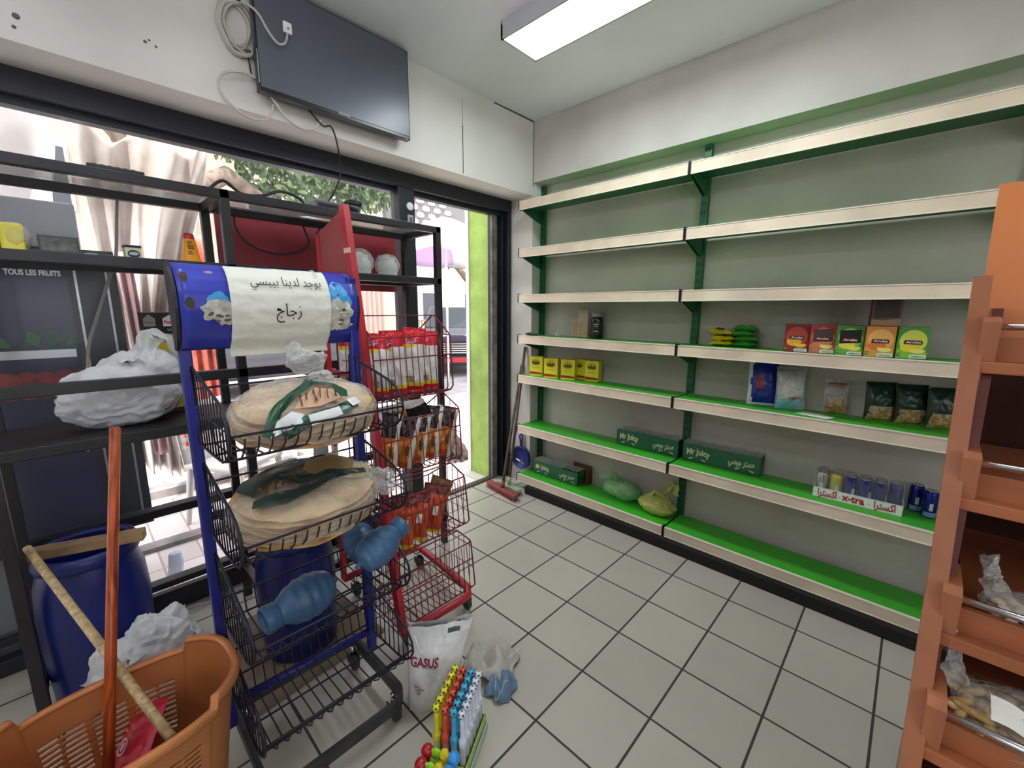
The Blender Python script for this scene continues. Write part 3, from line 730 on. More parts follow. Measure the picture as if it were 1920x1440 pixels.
yellow_box('yellow crown box set back in shade behind the third crown box', onto(Z5, .446, .078)[0], .1)
yellow_box('yellow crown box standing apart at the right end of the crown row', onto(Z5, .575, .055)[0], .2)

# ------------------------------------------------------------------ pouches
def pouch(mb, w, h, d, m, seed=0, nu=18, nv=26, seal=.035, lean=0, wr=.006, X=None, sealm=None, fat=.6, gather=0, flat_bottom=False):
    """pillow pack; x across, z up, y thickness; m(u,v,side) or material"""
    for side in (-1, 1):
        def P(u, v, side=side):
            vv = min(1, max(0, (v-seal)/(1-2*seal)))
            prof = math.sin(PI*vv)**.55 if not flat_bottom else (math.sin(PI*(.5+vv*.5))**.7 if vv > .08 else (vv/.08)**.5)
            k = max(0.0, 1-abs(2*u-1)**2.4)**.5
            t = d/2*prof*(k**.9)
            g = 1-gather*max(0, (v-.72)/.28)**1.2
            wob = noise.noise(Vector((u*5+seed, v*7, side*.7+seed)))*wr + noise.noise(Vector((u*14+seed, v*16, side+seed)))*wr*.5
            x = (u-.5)*w*g*(1-.04*math.sin(PI*vv)); y = side*t + wob*min(1, prof*2)*(.3+k) + lean*v
            if v < seal or v > 1-seal: y = lean*v+.0012*math.sin(u*w*900)+wob*.4
            return (x, y, v*h)
        mm = (lambda u, v, side=side: m(u, v, side)) if callable(m) else m
        mb.grid(P, nu, nv, mm, False, X)
    return mb
def pouch_thing(name, label, cat, w, h, d, m, group, loc, rot, seed=0, part='packet', **k):
    t = thing(name, label, cat, loc, rot, group)
    pouch(MB(), w, h, d, m, seed, **k).build(part, t)
    return t
# yellow and green flat packets: two leaning piles
PY = S('packet_yellow', (232, 214, 40), .3, bump=(40, .4)); PG = S('packet_green', (74, 168, 62), .3, bump=(40, .4)); PDK = S('packet_dark', (40, 66, 34), .4); PYL = S('packet_lime', (176, 200, 60), .35)
def pk(c1, c2): return lambda u, v, s: c2 if (.3 < u < .62 and .25 < v < .7) else c1
spots = [('yellow', 1.46, .045, 0), ('yellow', 1.462, .05, 1), ('yellow', 1.445, .055, 2), ('green', 1.585, .06, 0), ('green', 1.582, .065, 1), ('green', 1.560, .07, 2), ('green', 1.572, .075, 3)]
names = {('yellow', 0): 'bottom yellow packet in the flat pile beside the tea boxes', ('yellow', 1): 'middle yellow packet in the flat pile beside the tea boxes', ('yellow', 2): 'topmost yellow packet tipped on its pile',
         ('green', 0): 'bottom green packet in the flat pile beside the tea boxes', ('green', 1): 'second green packet from the bottom of its pile', ('green', 2): 'third green packet up in the flat pile', ('green', 3): 'topmost green packet on the flat pile'}
for (c, x, y, k) in spots:
    th = .030
    o = thing('snack_packet', names[(c, k)], 'packet', (x, y, Z4+.017+k*th), (PI/2*0, 0, .35+.15*((k*7) % 3-1)), 'flat snack packets on the fourth shelf')
    mb = MB(); pouch(mb, .125, .155, .034, pk(PY, PDK) if c == 'yellow' else pk(PG, PYL), k*3+len(c), 14, 16, X=Matrix.Translation((0, -.06, 0)) @ Matrix.Rotation(-PI/2+(.12 if (c, k) == ('yellow', 2) else 0), 4, 'X'))
    mb.build('packet', o)
# noodle packs and jar, clear lid
NOOD = S('noodle', (216, 160, 70), .6, var=(50, .35), c2=(176, 112, 40))
def cello(label, loc, w, h, d, band):
    t = thing('noodle_pack', label, 'noodle pack', loc, (0, 0, .5), 'noodle packs on the fourth shelf')
    b = MB(); b.box(-w/2+.004, w/2-.004, -d/2+.004, d/2-.004, .002, h*.96, NOOD, .006); b.build('noodles', t)
    if band: b = MB(); b.box(-w/2+.002, w/2-.002, -d/2+.001, d/2-.001, h*.52, h*.93, S('pink_band', (206, 150, 130), .4), .004); b.build('paper_band', t)
    b = MB(); b.box(-w/2, w/2, -d/2, d/2, 0, h, M['clear'], .006); b.build('wrapper', t)
cello('short cellophane pack of orange noodles, left of the taller noodle pack', onto(Z4, .42, .05)[0], .075, .135, .06, False)
cello('tall cellophane noodle pack with a pinkish top band, between short pack and dark jar', onto(Z4, .485, .035)[0], .075, .222, .06, True)
t = thing('coffee_jar', 'dark jar with a black label and pale lid beside the noodle packs', 'jar', onto(Z4, .592, .052)[0], (0, 0, .4))
MB().lathe([(.040, 0), (.044, .006), (.044, .135), (.040, .15), (.034, .158)], S('jar_dark', (44, 38, 34), .15), 20).build('jar', t)
MB().lathe([(.037, .156), (.039, .16), (.039, .183), (.035, .187)], S('jar_lid', (150, 146, 136), .3), 20).build('lid', t)
l = MB(); l.grid(lambda u, v: (.0446*math.sin(-1.2+2.4*u), -.0446*math.cos(-1.2+2.4*u), .03+.09*v), 16, 4, S('jar_label', (20, 20, 22), .5)); 
for (z, wd) in [(.10, .9), (.085, .6), (.05, .8)]: l.grid(lambda u, v: (.0450*math.sin(-wd/2+wd*u), -.0450*math.cos(-wd/2+wd*u), z+.006*v), 10, 1, S('label_pale', (190, 186, 176), .5))
l.build('label', t, 'black label with pale lines')
t = MB(); t.lathe([(.034, 0), (.032, .012), (.022, .026), (.008, .032), (.001, .033)], M['clear'], 18); t.build('clear_lid', None, 'clear plastic dome lid lying near the left end of the fourth shelf', 'lid', loc=onto(Z4, .235, .07)[0])
t = MB(); t.tube([(.015, .0, .012), (.05, .01, .014), (.09, .0, .012), (.13, .01, .010)], [.007, .012, .009, .006], S('dark_cord', (50, 46, 42), .7), 8); t.tube([(.02, .02, .008), (.07, .03, .009), (.11, .02, .008)], .006, S('dark_cord', (50, 46, 42)), 6); t.build('tool', None, 'dark crumpled strap lying at the left end of the fourth shelf', 'strap', loc=onto(Z4, 0.0, -.08)[0])
# right bay fifth shelf: bags
NAV = S('sack_blue', (30, 50, 150), .3, bump=(30, .3)); WHT = S('sack_white', (226, 226, 226), .35, bump=(30, .3)); RDS = S('sack_red', (150, 50, 46), .4)
pouch_thing('sack', 'dark blue and white laundry sack leaning on the fifth shelf', 'sack', .150, .265, .075, lambda u, v, s: WHT if (u < .2-.12*math.sin(PI*v) or v < .05) else (RDS if (.28 < u < .5 and .36 < v < .6) else NAV), None, onto(Z5, 1.70, .045)[0], (0, 0, .35), 3, 'sack', lean=.05)
t = thing('sugar_bag', 'clear bag with white contents and pale blue bottom, right of the blue sack', 'bag', onto(Z5, 1.835, .045)[0], (0, 0, .4))
pouch(MB(), .13, .20, .07, lambda u, v, s: S('pale_blue', (120, 196, 222), .35, bump=(30, .3)) if v < .28 else (RDS if v < .36 and u > .4 else S('white_cloud', (222, 220, 216), .5, bump=(26, .4))), 5, lean=.03).build('contents', t)
pouch(MB(), .142, .225, .076, M['clear'], 6, lean=.03, wr=.01).build('film', t)
def clear_pack(label, loc, rz, w, h, d, fill, top, group, name='pasta_pack', cat='pack', cut=.55):
    t = thing(name, label, cat, loc, (0, 0, rz), group)
    pouch(MB(), w*.94, h*cut, d*.96, fill, hash(label) % 17, lean=.01, seal=.01, fat=.9).build('contents', t)
    pouch(MB(), w, h, d, lambda u, v, s: M['clear'] if v < cut*.72 and .1 < u < .97 else top, hash(label) % 13, lean=.02).build('film', t)
    return t
PASTA = S('pasta', (198, 164, 104), .6, var=(60, .35), c2=(130, 96, 56), bump=(60, .6))
random.seed(11)
t = clear_pack('clear noodle bag with a reddish top, alone right of the paper slip', onto(Z5, 2.03, .085)[0], .35, .105, .175, .06, PASTA, M['clear'], None, 'noodle_bag', 'bag', .55)
b = MB(); pouch(b, .085, .025, .012, S('red_tape', (150, 60, 44), .5), 3, 10, 6, X=Matrix.Translation((0, .005, .135))); b.build('header_label', t)
DG = S('dark_green_film', (24, 52, 34), .3, bump=(30, .35))
for k, (x, y, lab) in enumerate([(2.205, .075, 'dark green pasta pack with clear front, left of its three'), (2.315, .085, 'dark green pasta pack with clear front, between the other two'), (2.425, .075, 'dark green pasta pack half hidden by the wooden rack')]):
    clear_pack(lab, onto(Z5, x, y)[0], .42, .125, .185, .07, PASTA, DG, 'dark green pasta packs on the fifth shelf')
p = MB(); p.grid(lambda u, v: (-.07+.14*u+.03*v, -.035+.07*v-.05*u, .0012+.004*math.sin(u*3)*v), 10, 6, M['paper']); p.build('paper_slip', None, 'small white paper slip lying at the front of the fifth shelf', 'paper', loc=onto(Z5, 1.95, -.02)[0], mods=[('SOLIDIFY', dict(thickness=.0006))])

# ------------------------------------------------------------------ juice packs
JG = S('juice_green', (44, 104, 78), .4); JT = S('juice_carton_top', (120, 150, 130), .45); CRM = S('juice_cream', (226, 214, 176), .5)
def juice(label, loc, rz, crop=1.0):
    L, D, H = .44, .10, .108
    t = thing('juice_pack', label, 'juice pack', loc, (0, 0, rz), 'wrapped trays of juice cartons')
    b = MB(); b.box(-L/2, L/2, -D/2, -D/2+.003, 0, H*.98, JG); b.box(-L/2, L/2, D/2-.003, D/2, 0, H*.98, JG); b.box(-L/2, -L/2+.003, -D/2, D/2, 0, H*.55, JG); b.box(L/2-.003, L/2, -D/2, D/2, 0, H*.55, JG); b.box(-L/2, L/2, -D/2, D/2, 0, .003, JG)
    b.build('tray', t)
    n = 9; w = (L-.008)/n
    for k in range(n):
        if crop < 1 and (k+.5)/n > crop: continue
        x0 = -L/2+.004+k*w
        c = MB(); c.box(x0+.001, x0+w-.001, -D/2+.004, D/2-.004, .004, H, JG, .002); c.box(x0+.002, x0+w-.002, -D/2+.006, D/2-.006, H, H+.002, JT)
        c.prism([(x0+.006, H+.002), (x0+w-.006, H+.002), (x0+w-.010, H+.006), (x0+.010, H+.006)], -.004, .004, JT); c.build('juice_carton', t)
    l = MB(); y = -D/2-.0008
    def bend(cx, cz, k): return lambda a, b2: Vector((cx+a, y, cz+b2-k*a*a))
    lettering(l, 'Mr Juicy', .054, CRM, wide=.140, bold=.035, fn=bend(-.125, .066, 1.6))
    l.build('lettering', t, 'cream Latin lettering'); l = MB()
    lettering(l, arabic('مستر جوسي'), .056, CRM, wide=.140, bold=.03, fn=bend(.12, .058, -1.0))
    for cx in (-.13, .14):
        for s in (-1, 1): l.poly([(cx+s*.02, y, .028), (cx+s*.045, y, .022), (cx+s*.055, y, .012), (cx+s*.035, y, .016)], CRM)
    l.build('lettering', t, 'cream Arabic lettering and swashes')
    f = MB(); f.grid(lambda u, v: (lerp(-L/2-.003, L/2+.003, u), lerp(-D/2-.004, D/2+.004, v), H+.008+.010*abs(noise.noise(Vector((u*14, v*6, x_seed))))), 44, 12, M['clear_dim']); f.build('wrap', t)
    return t
x_seed = 1.0; Z6 = .5486; Z7 = .126
juice('green juice pack in the middle of the shelving, left of the longer stacked one', onto(Z6, 1.045, .055)[0], .02)
x_seed = 5.0
juice('green juice pack just right of the shelving seam, crumpled wrap on its left end', onto(Z6, 1.515, .065)[0], .03)
x_seed = 9.0
juice('green juice pack on the lowest shelf near the door, half emptied', onto(Z7, .29, .028)[0], 0.03, .62)
cb = MB(); cb.box(-.085, .085, -.04, .04, 0, .004, M['card_dk']); cb.box(-.085, .085, .036, .04, 0, .135, M['card_dk']); cb.box(.081, .085, -.04, .04, 0, .12, M['card_dk']); cb.box(-.085, -.081, -.04, .04, 0, .10, M['card_dk'])
cb.build('cardboard_tray', None, 'open brown cardboard tray behind the juice pack on the lowest shelf', 'box', loc=onto(Z7, .47, .085)[0], rot=(0, 0, .05))
# ------------------------------------------------------------------ xtra tray of cans
CB = S('can_blue', (34, 50, 140), .25, metal=.6); CY = S('can_yellow', (206, 200, 70), .3, metal=.4); CS = S('can_silver', (190, 190, 186), .25, metal=.8)
def can_mb(body, label=True):
    b = MB(); b.lathe([(.019, 0), (.0265, .006), (.0265, .118), (.0215, .130)], [CS, body, body, CS], 18); b.lathe([(.0215, .130), (.0215, .133), (.019, .131), (.002, .1305)], CS, 18, caps=False)
    if label:
        for (a0, z0, z1, aw) in [(-.25, .04, .075, .5)]:
            b.grid(lambda u, v: (.0268*math.sin(a0+aw*u), -.0268*math.cos(a0+aw*u), z0+(z1-z0)*v), 6, 1, S('can_pale', (190, 200, 220), .4))
        b.grid(lambda u, v: (.0267*math.sin(-1.0+2.2*u), -.0267*math.cos(-1.0+2.2*u), .01+.022*v), 12, 1, S('can_ltblue', (110, 140, 190), .35))
    return b
t = thing('can_tray', 'white tray of shrink-wrapped drink cans with red writing', 'tray of cans', onto(Z6, 2.172, .0)[0], (0, 0, .03), None)
TW, TD = .345, .105
b = MB(); b.box(-TW/2, TW/2, -TD/2, -TD/2+.003, 0, .052, W_); b.box(-TW/2, TW/2, TD/2-.003, TD/2, 0, .052, W_); b.box(-TW/2, -TW/2+.003, -TD/2, TD/2, 0, .052, W_); b.box(TW/2-.003, TW/2, -TD/2, TD/2, 0, .052, W_); b.box(-TW/2, TW/2, -TD/2, TD/2, 0, .003, W_); b.build('tray', t)
l = MB(); RL = S('xtra_red', (176, 36, 44), .5); yy = -TD/2-.0012
lettering(l, 'x-tra', .05, RL, frame((-.01, yy, .028), (1, 0, 0), (0, 0, 1)), wide=.088, bold=.03)
for cx in (-.113, .108): lettering(l, arabic('اكسترا'), .05, RL, frame((cx, yy, .027), (1, 0, 0), (0, 0, 1)), wide=.078, bold=.025)
for cx in (-.165, -.062, .052): l.box(cx-.002, cx+.002, yy-.0004, yy, .022, .026, RL)
l.build('lettering', t, 'red lettering in two scripts')
for r in range(2):
    for k in range(6):
        if r == 0 and k == 5: continue
        can_mb(CS if k == 0 and r == 0 else (CY if k == 1 else CB)).build('can', t, {0: 'silver can with a grey label', 1: 'yellow can'}.get(k) if r == 0 else None, loc=(-.142+.0565*k, -.024+.05*r, .004), rot=(0, 0, .3*k))
f = MB(); f.grid(lambda u, v: (lerp(-TW/2-.002, TW/2+.002, u)*(1-.03*math.sin(PI*v)), (-TD/2-.003)*math.cos(PI*v)*(1), .05+.095*math.sin(PI*v)**.45+.010*noise.noise(Vector((u*12, v*8, 2)))), 48, 24, film('shrink_film', (226, 230, 232), .9, .08, bump=(26, 1.0))); f.build('shrink_wrap', t)
for (x, y, lab) in [(2.432, .035, 'blue and silver drink can standing loose, right of the can tray'), (2.385, .085, 'dark blue can behind the loose can beside the tray')]:
    t = thing('drink_can', lab, 'can', onto(Z6, x, y)[0], (0, 0, .2), 'loose cans beside the can tray'); can_mb(CB).build('can', t)
# ------------------------------------------------------------------ plastic bags on the lowest shelf
def crumple(d, seed, a=.14, b=.07, fine=.8):
    n1 = noise.noise(d*1.7+Vector((seed, 0, 0))); n2 = abs(noise.noise(d*4.2+Vector((0, seed, 0)))); n3 = abs(noise.noise(d*9+Vector((0, 0, seed))))
    return 1 + a*n1 - b*1.6*n2 - b*fine*n3
def sack_blob(mb, c, r, m, seed, floor=0.0, nu=64, nv=40, a=.14, b=.08, top=None, fine=.8, fold=0.0):
    c = Vector(c)
    def P(u, v):
        an = 2*PI*u; ph = PI*(v-.5); d = Vector((math.cos(an)*math.cos(ph), math.sin(an)*math.cos(ph), math.sin(ph)))
        k = crumple(d, seed, a, b, fine) + fold*math.sin(an*9+4*noise.noise(d*2+Vector((seed, 0, 0))))*max(0, math.cos(ph))*(.3+.7*max(0, math.sin(ph))); p = Vector((d.x*r[0], d.y*r[1], d.z*r[2]))*k
        if top and v > top: p.x *= 1-.8*((v-top)/(1-top)); p.y *= 1-.8*((v-top)/(1-top))
        p = c+p; p.z = max(floor+.001+.002*abs(noise.noise(d*8)), p.z); return p
    return mb.grid(P, nu, nv, m, True)
def ear(mb, pts, w, m, seed):
    """a knotted bag handle: a crumpled strip along pts"""
    pts = [Vector(p) for p in pts]; n = len(pts)-1
    def P(u, v):
        f = v*n; i = min(n-1, int(f)); p = pts[i].lerp(pts[i+1], f-i); t = (pts[i+1]-pts[i]).normalized(); s = t.cross(Vector((.3, .2, 1))).normalized()
        return p + s*(u-.5)*w*(1-.5*abs(noise.noise(Vector((v*5, seed, 0))))) + Vector((0, 0, 1))*.012*noise.noise(Vector((u*6, v*8, seed))) + t.cross(s)*.012*math.sin(u*7+v*4)
    return mb.grid(P, 8, 24, m)
GB = film('green_bag_film', (140, 222, 140), .55, .25, bump=(24, .8)); YB = film('yellow_bag_film', (206, 212, 112), .32, .3, bump=(24, .7))
STUFF = S('bag_contents', (206, 206, 190), .45, var=(22, .4), c2=(120, 116, 96))
t = thing('plastic_bag', 'knotted pale green plastic bag on the lowest shelf', 'bag', onto(Z7, .86, .02)[0])
sack_blob(MB(), (0, .02, .065), (.125, .075, .065), STUFF, 4, .001, 40, 24).build('contents', t)
b = MB(); sack_blob(b, (.01, .02, .07), (.155, .085, .078), GB, 2, 0, b=.14)
ear(b, [(-.03, .0, .13), (-.09, -.01, .155), (-.15, -.02, .14), (-.17, -.02, .13)], .06, GB, 3); ear(b, [(-.02, .0, .13), (-.03, .0, .17), (-.07, .02, .175)], .06, GB, 8); b.build('bag', t)
t = thing('plastic_bag', 'knotted yellowish green plastic bag beside the shelf upright', 'bag', onto(Z7, 1.165, .0)[0])
sack_blob(MB(), (-.02, .0, .06), (.095, .065, .055), STUFF, 14, .001, 40, 24).build('contents', t)
b = MB(); sack_blob(b, (-.01, .0, .062), (.132, .085, .068), YB, 12, 0, b=.13)
ear(b, [(.02, .02, .12), (.06, .03, .19), (.09, .04, .235), (.08, .05, .15)], .07, YB, 5); ear(b, [(-.06, -.01, .11), (-.03, 0, .155), (.03, 0, .14), (.05, .01, .12)], .05, YB, 7); b.build('bag', t)

# ------------------------------------------------------------------ brooms and dustpan in the corner
def broom(label, foot, top, head_c, hc, rz, bristle, group='brooms in the corner'):
    t = thing('broom', label, 'broom', foot, (0, 0, 0), group)
    o = Vector(foot)
    MB().tube([Vector((0, 0, .05)), Vector(top)-o], [.012, .011], S('broom_handle', (96, 78, 66), .5, var=(20, .2)), 10).build('handle', t)
    R = Matrix.Rotation(rz, 4, 'Z'); HW = .19 if 'squeegee head' in label else .14
    MB().box(-HW, HW, -.025, .025, .026, .056, hc, .008, R).build('head', t)
    b = MB()
    for k in range(26):
        for q in range(3):
            x = HW*(-.96+1.92*k/25); y = -.018+.018*q
            b.add([R @ Vector((x-.004, y, .032)), R @ Vector((x+.004, y, .032)), R @ Vector((x*1.06+.006, y*1.5+random.uniform(-.006, .006), .001)), R @ Vector((x*1.06-.006, y*1.5, .001))], [(0, 1, 2, 3)], bristle)
    b.build('bristles', t)
    MB().tube([(0, 0, .05), Vector((0, 0, .05)).lerp(Vector(top)-o, .06)], .017, hc, 10).build('socket', t)
broom('broom with a reddish brown squeegee head, nearer of the two by the door', (-.01, -.325, 0), (-.088, -.012, 1.03), None, S('maroon_plastic', (140, 66, 62), .5), -.14, S('bristle_maroon', (120, 50, 50), .8))
broom('broom with pale green head and red bristles, behind the reddish squeegee', (-.012, -.245, 0), (-.052, -.014, 1.185), None, S('pale_green_plastic', (150, 178, 140), .5), -.14, S('bristle_red', (176, 62, 62), .8))
t = thing('dustpan', 'navy blue long-handled scoop hanging on the corner wall behind the brooms', 'dustpan', (-.075, -.012, .17))
NB = S('navy_plastic', (38, 44, 120), .45)
d = MB(); d.lathe([(.098, 0), (.102, .03), (.094, .034), (.088, .006), (.0, .004)], NB, 24, frame((0, 0, .05), (1, 0, 0), (0, 0, 1)), caps=False); d.build('pan', t)
MB().tube([(0, -.01, .11), (-.005, -.012, .16), (-.02, -.012, .24), (.0, -.012, .27), (.012, -.012, .235), (.004, -.012, .15)], .008, NB, 8).build('handle', t)
MB().tube([(-.14, -.03, .05), (0, -.04, .03), (.06, -.04, .01)], .006, M['chrome'], 8).build('metal_bar', t)

# ================================================================== black display racks in front of the window
RB_ = M['rack_black']
XF, XB = .25, -.12
def rack(y0, y1, label, posts, left_end=True):
    t = thing('display_rack', label, 'rack', ((XF+XB)/2, (y0+y1)/2, 0), group='black display racks at the window')
    q = .034
    for (x, y) in posts:
        MB().box(x-q, x, y, y+q, 0, 1.952, RB_, .003).build('post', t, world=True)
    def rail(n, x0, x1, ya, yb, z0, z1): MB().box(x0, x1, ya, yb, z0, z1, RB_, .003).build(n, t, world=True)
    for z0, z1 in [(1.917, 1.951), (1.632, 1.668)]:
        rail('rail', XF-q, XF, y0, y1, z0, z1); rail('rail', XB, XB+q, y0, y1, z0, z1)
        for y in ((y0, y1-q) if left_end else (y1-q,)): rail('side_rail', XB+q, XF-q, y, y+q, z0, z1)
        g = MB(); g.box(XB+q, XF-q, y0+.01, y1-.01, z1-.004, z1+.002, M['shelf_glass']); g.build('glass_shelf', t, world=True)
    rail('guard_rail', XF-q, XF, y0, y1, 1.203, 1.242); 
    MB().box(XB, XF, y0, y1, 1.0, 1.040, RB_, .004).build('counter_board', t, world=True)
    rail('rail', XB, XB+q, y0, y1, .15, .185)
    if not left_end: rail('rail', XF-q, XF, y0, y1, .15, .185)
    for y in ((y0, y1-q) if left_end else (y1-q,)): rail('side_rail', XB+q, XF-q, y, y+q, .15, .185)
    return t
rack(-2.862, -2.118, 'black metal display rack at the left, white bag on its counter', [(XF, -2.862), (XB+.034, -2.862), (XF, -2.152), (XB+.034, -2.152)])
rack(-2.117, -1.083, 'black metal display rack with red panel behind it, next to the open doorway', [(XF, -1.117), (XB+.034, -1.117)], False)
rp = MB(); rp.box(-.245, -.235, -2.07, -1.085, 1.60, 1.985, mat('red_poster', (134, 40, 50), .35, var=(2, .12)))
rp.build('poster', None, 'dark red poster board fixed to the window glass behind the right black rack', 'poster')
# things on the racks
ZT, ZM, ZC = 1.9535, 1.6705, 1.0405
b = MB(); b.box(-.09, .075, -.115, .115, 0, .055, S('device_grey', (84, 88, 96), .35), .006); b.box(.075, .077, -.10, .10, .012, .040, S('device_face', (40, 42, 46), .2)); 
t = thing('set_top_box', 'flat dark grey set-top box on top of the right black rack', 'device', (.06, -1.62, ZT)); b.build('casing', t)
l = MB(); l.tube([(.08, .03, .05), (.10, .05, .062), (.11, .1, .056)], .014, M['black'], 8); l.build('antenna_stub', t)
b = MB(); b.box(-.035, .035, -.02, .02, 0, .032, S('adapter_pale', (196, 194, 188), .5), .005); b.build('power_adapter', None, 'pale power adapter beside the set-top box on the black rack', 'adapter', loc=(.05, -1.79, ZT))
b = MB(); b.box(-.02, .02, -.075, .075, 0, .018, M['black'], .006)
t = thing('remote_control', 'black remote control lying on top of the left black rack', 'remote', (.19, -2.44, ZT)); b.build('casing', t)
k = MB()
for i in range(6):
    for j in range(3): k.box(-.012+.010*j, -.006+.010*j, -.06+.02*i, -.05+.02*i, .018, .020, S('key_grey', (90, 90, 94), .5))
k.build('keys', t)
YB_ = S('yellow_wrap', (228, 216, 70), .4, bump=(30, .3))
for k, (y, lab) in enumerate([(-2.775, 'yellow wrapped block cut by the left picture edge on the middle rack shelf'), (-2.715, 'yellow wrapped block beside the dark flat box on the middle rack shelf')]):
    t = thing('yellow_pack', lab, 'pack', (.10, y, ZM), (0, 0, .05), 'yellow packs on the middle rack shelf')
    MB().box(-.045, .045, -.027, .027, 0, .088, YB_, .008).build('block', t)
    f = MB(); sack_blob(f, (0, .008, .046), (.056, .037, .05), M['clear_dim'], 3+k, 0, 24, 16, .05, .05); f.build('wrap', t)
b = MB(); b.box(-.06, .06, -.048, .048, 0, .058, S('slate_box', (58, 62, 70), .4), .003); b.box(.0602, .0608, -.042, .042, .008, .05, S('slate_face', (96, 98, 92), .5, var=(40, .3))); b.build('flat_box', None, 'dark grey flat box between yellow packs and tin on the rack shelf', 'box', loc=(.10, -2.61, ZM))
b = MB(); b.box(-.02, .02, -.018, .018, 0, .02, S('light_blue_box', (150, 186, 206), .4), .003); b.build('small_box', None, 'tiny light blue box behind the dark flat box on the rack shelf', 'box', loc=(.0, -2.53, ZM))
t = thing('tin', 'small pale green tin with a navy lid on the middle rack shelf', 'tin', (.10, -2.42, ZM), (0, 0, .1))
TG = S('tin_green', (196, 206, 160), .35); NL = S('navy_lid', (30, 34, 70), .35)
MB().box(-.02, .02, -.024, .024, 0, .048, TG, .004).build('body', t); MB().box(-.021, .021, -.025, .025, .042, .052, NL, .003).build('lid', t)
l = MB(); l.poly([(.0206, x, z) for x, z in disc(0, .02, .018, .014)], NL); l.poly([(.0209, x, z) for x, z in disc(0, .021, .014, .006)], S('tin_pale', (180, 184, 190), .4)); l.build('label', t)
t = thing('glue_bottle', 'orange squeeze bottle with a red cap on the middle rack shelf', 'bottle', (.10, -2.24, ZM))
OR = S('bottle_orange', (236, 158, 34), .35); RC = S('cap_red', (200, 36, 40), .35)
b = MB(); b.grid(lambda u, v: ((.026-.006*v)*math.copysign(abs(math.cos(2*PI*u))**.7, math.cos(2*PI*u)), (.034-.014*v)*math.copysign(abs(math.sin(2*PI*u))**.8, math.sin(2*PI*u)), .095*v), 24, 6, OR, True); b.build('body', t)
b = MB(); b.lathe([(.019, .093), (.0195, .098), (.018, .113), (.014, .118)], RC, 16); b.build('cap', t)
l = MB()
for k, (z, w) in enumerate([(.083, .018), (.076, .014), (.068, .022), (.062, .020), (.056, .022), (.044, .012), (.036, .016)]): l.box(.0225+(.09-z)*.065, .0232+(.09-z)*.065, -.012, -.012+w, z, z+.003, S('print_brown', (90, 50, 20), .6))
l.build('label_print', t)
# glassware wrapped in film on the right rack
for k, (y, x, s, lab) in enumerate([(-1.505, .09, 1.0, 'clear glass jar wrapped in film, left of the two by the red post'), (-1.335, .08, .92, 'clear wrapped glass jar with rounded lid, beside the window mullion')]):
    t = thing('glass_jar', lab, 'jar', (x, y, ZM), (0, 0, 0), 'wrapped glass jars on the right rack')
    MB().lathe([(.045*s, 0), (.058*s, .01), (.06*s, .07), (.045*s, .085), (.044*s, .095)], film('jar_glass', (206, 214, 212), .5, .06), 20, caps=False).build('jar', t)
    MB().lathe([(.046*s, .094), (.046*s, .102), (.02*s, .108), (.016*s, .118), (.0, .122)], film('lid_glass', (214, 220, 220), .4, .06), 20, caps=False).build('lid', t)
    f = MB(); sack_blob(f, (0, 0, .066*s), (.072*s, .078*s, .070*s), M['clear_dim'], 3+k*5, 0, 32, 22, .12, .08); f.build('wrap', t)
# white shopping bag on the counter, glue cartons behind
t = thing('plastic_bag', 'big sheer white shopping bag bulging on the left rack counter', 'bag', (.085, -2.50, ZC), group=None)
sack_blob(MB(), (-.01, .03, .10), (.085, .15, .09), S('bag_inside', (150, 160, 176), .6, var=(7, .5), c2=(40, 60, 110)), 31, .001, 36, 24).build('contents', t)
b = MB(); sack_blob(b, (0, -.01, .115), (.125, .195, .125), M['sheer_white'], 22, 0, 110, 70, .14, .10, None, .25, .035)
sack_blob(b, (.01, .10, .20), (.075, .085, .12), M['sheer_white'], 27, .02, 70, 50, .2, .12, .6, .3, .05)
ear(b, [(.02, -.08, .20), (.02, -.01, .27), (.02, .05, .27), (.01, .10, .21)], .10, M['sheer_white'], 2)
ear(b, [(.02, .06, .27), (.02, .10, .36), (.02, .15, .33), (.01, .19, .22)], .09, M['sheer_white'], 5)
b.build('bag', t)
def glue_box(loc, rz, label, h):
    t = thing('glue_carton', label, 'carton', loc, (0, 0, rz), None)
    BK = S('carton_black', (26, 26, 26), .5)
    b = MB(); b.box(-.045, .045, -.068, .068, 0, h, BK, .002); b.build('carton', t)
    f = MB(); x = .0458
    f.poly([(x, -.066, h*.0+.02), (x, .066, h*.0+.02), (x, .066, h-.095), (x, -.066, h-.085)], S('carton_yellow', (226, 208, 40), .5))
    for (cy, w, m) in [(-.042, .019, S('house_grey', (150, 146, 130), .5)), (.030, .028, W_)]:
        f.poly([(x+.0004, cy-w, h-.058), (x+.0004, cy+w, h-.058), (x+.0004, cy+w, h-.026), (x+.0004, cy, h-.008), (x+.0004, cy-w, h-.026)], m)
    f.build('front_print', t)
    l = MB(); lettering(l, 'Pattex', .02, S('pattex_red', (190, 30, 40), .5), frame((x+.001, .030, h-.042), (0, 1, 0), (0, 0, 1)), wide=.048, bold=.03); lettering(l, 'Pattex', .016, S('letter_dk', (60, 56, 46), .5), frame((x+.001, -.042, h-.042), (0, 1, 0), (0, 0, 1)), wide=.03)
    lettering(l, arabic('اكسترا'), .012, W_, frame((x+.001, .03, h-.072), (0, 1, 0), (0, 0, 1)), wide=.03)
    l.build('lettering', t)
glue_box((-.072, -2.345, ZC), 0, 'tall black and yellow glue carton behind the white shopping bag', .432)
b = MB(); b.box(-.08, .08, -.20, .20, 0, .075, mat('brown_board', (176, 148, 134), .8, var=(7, .08)), .003); b.build('cardboard_box', None, 'long low pinkish brown cardboard box on the right rack counter', 'box', loc=(.06, -1.86, ZC))
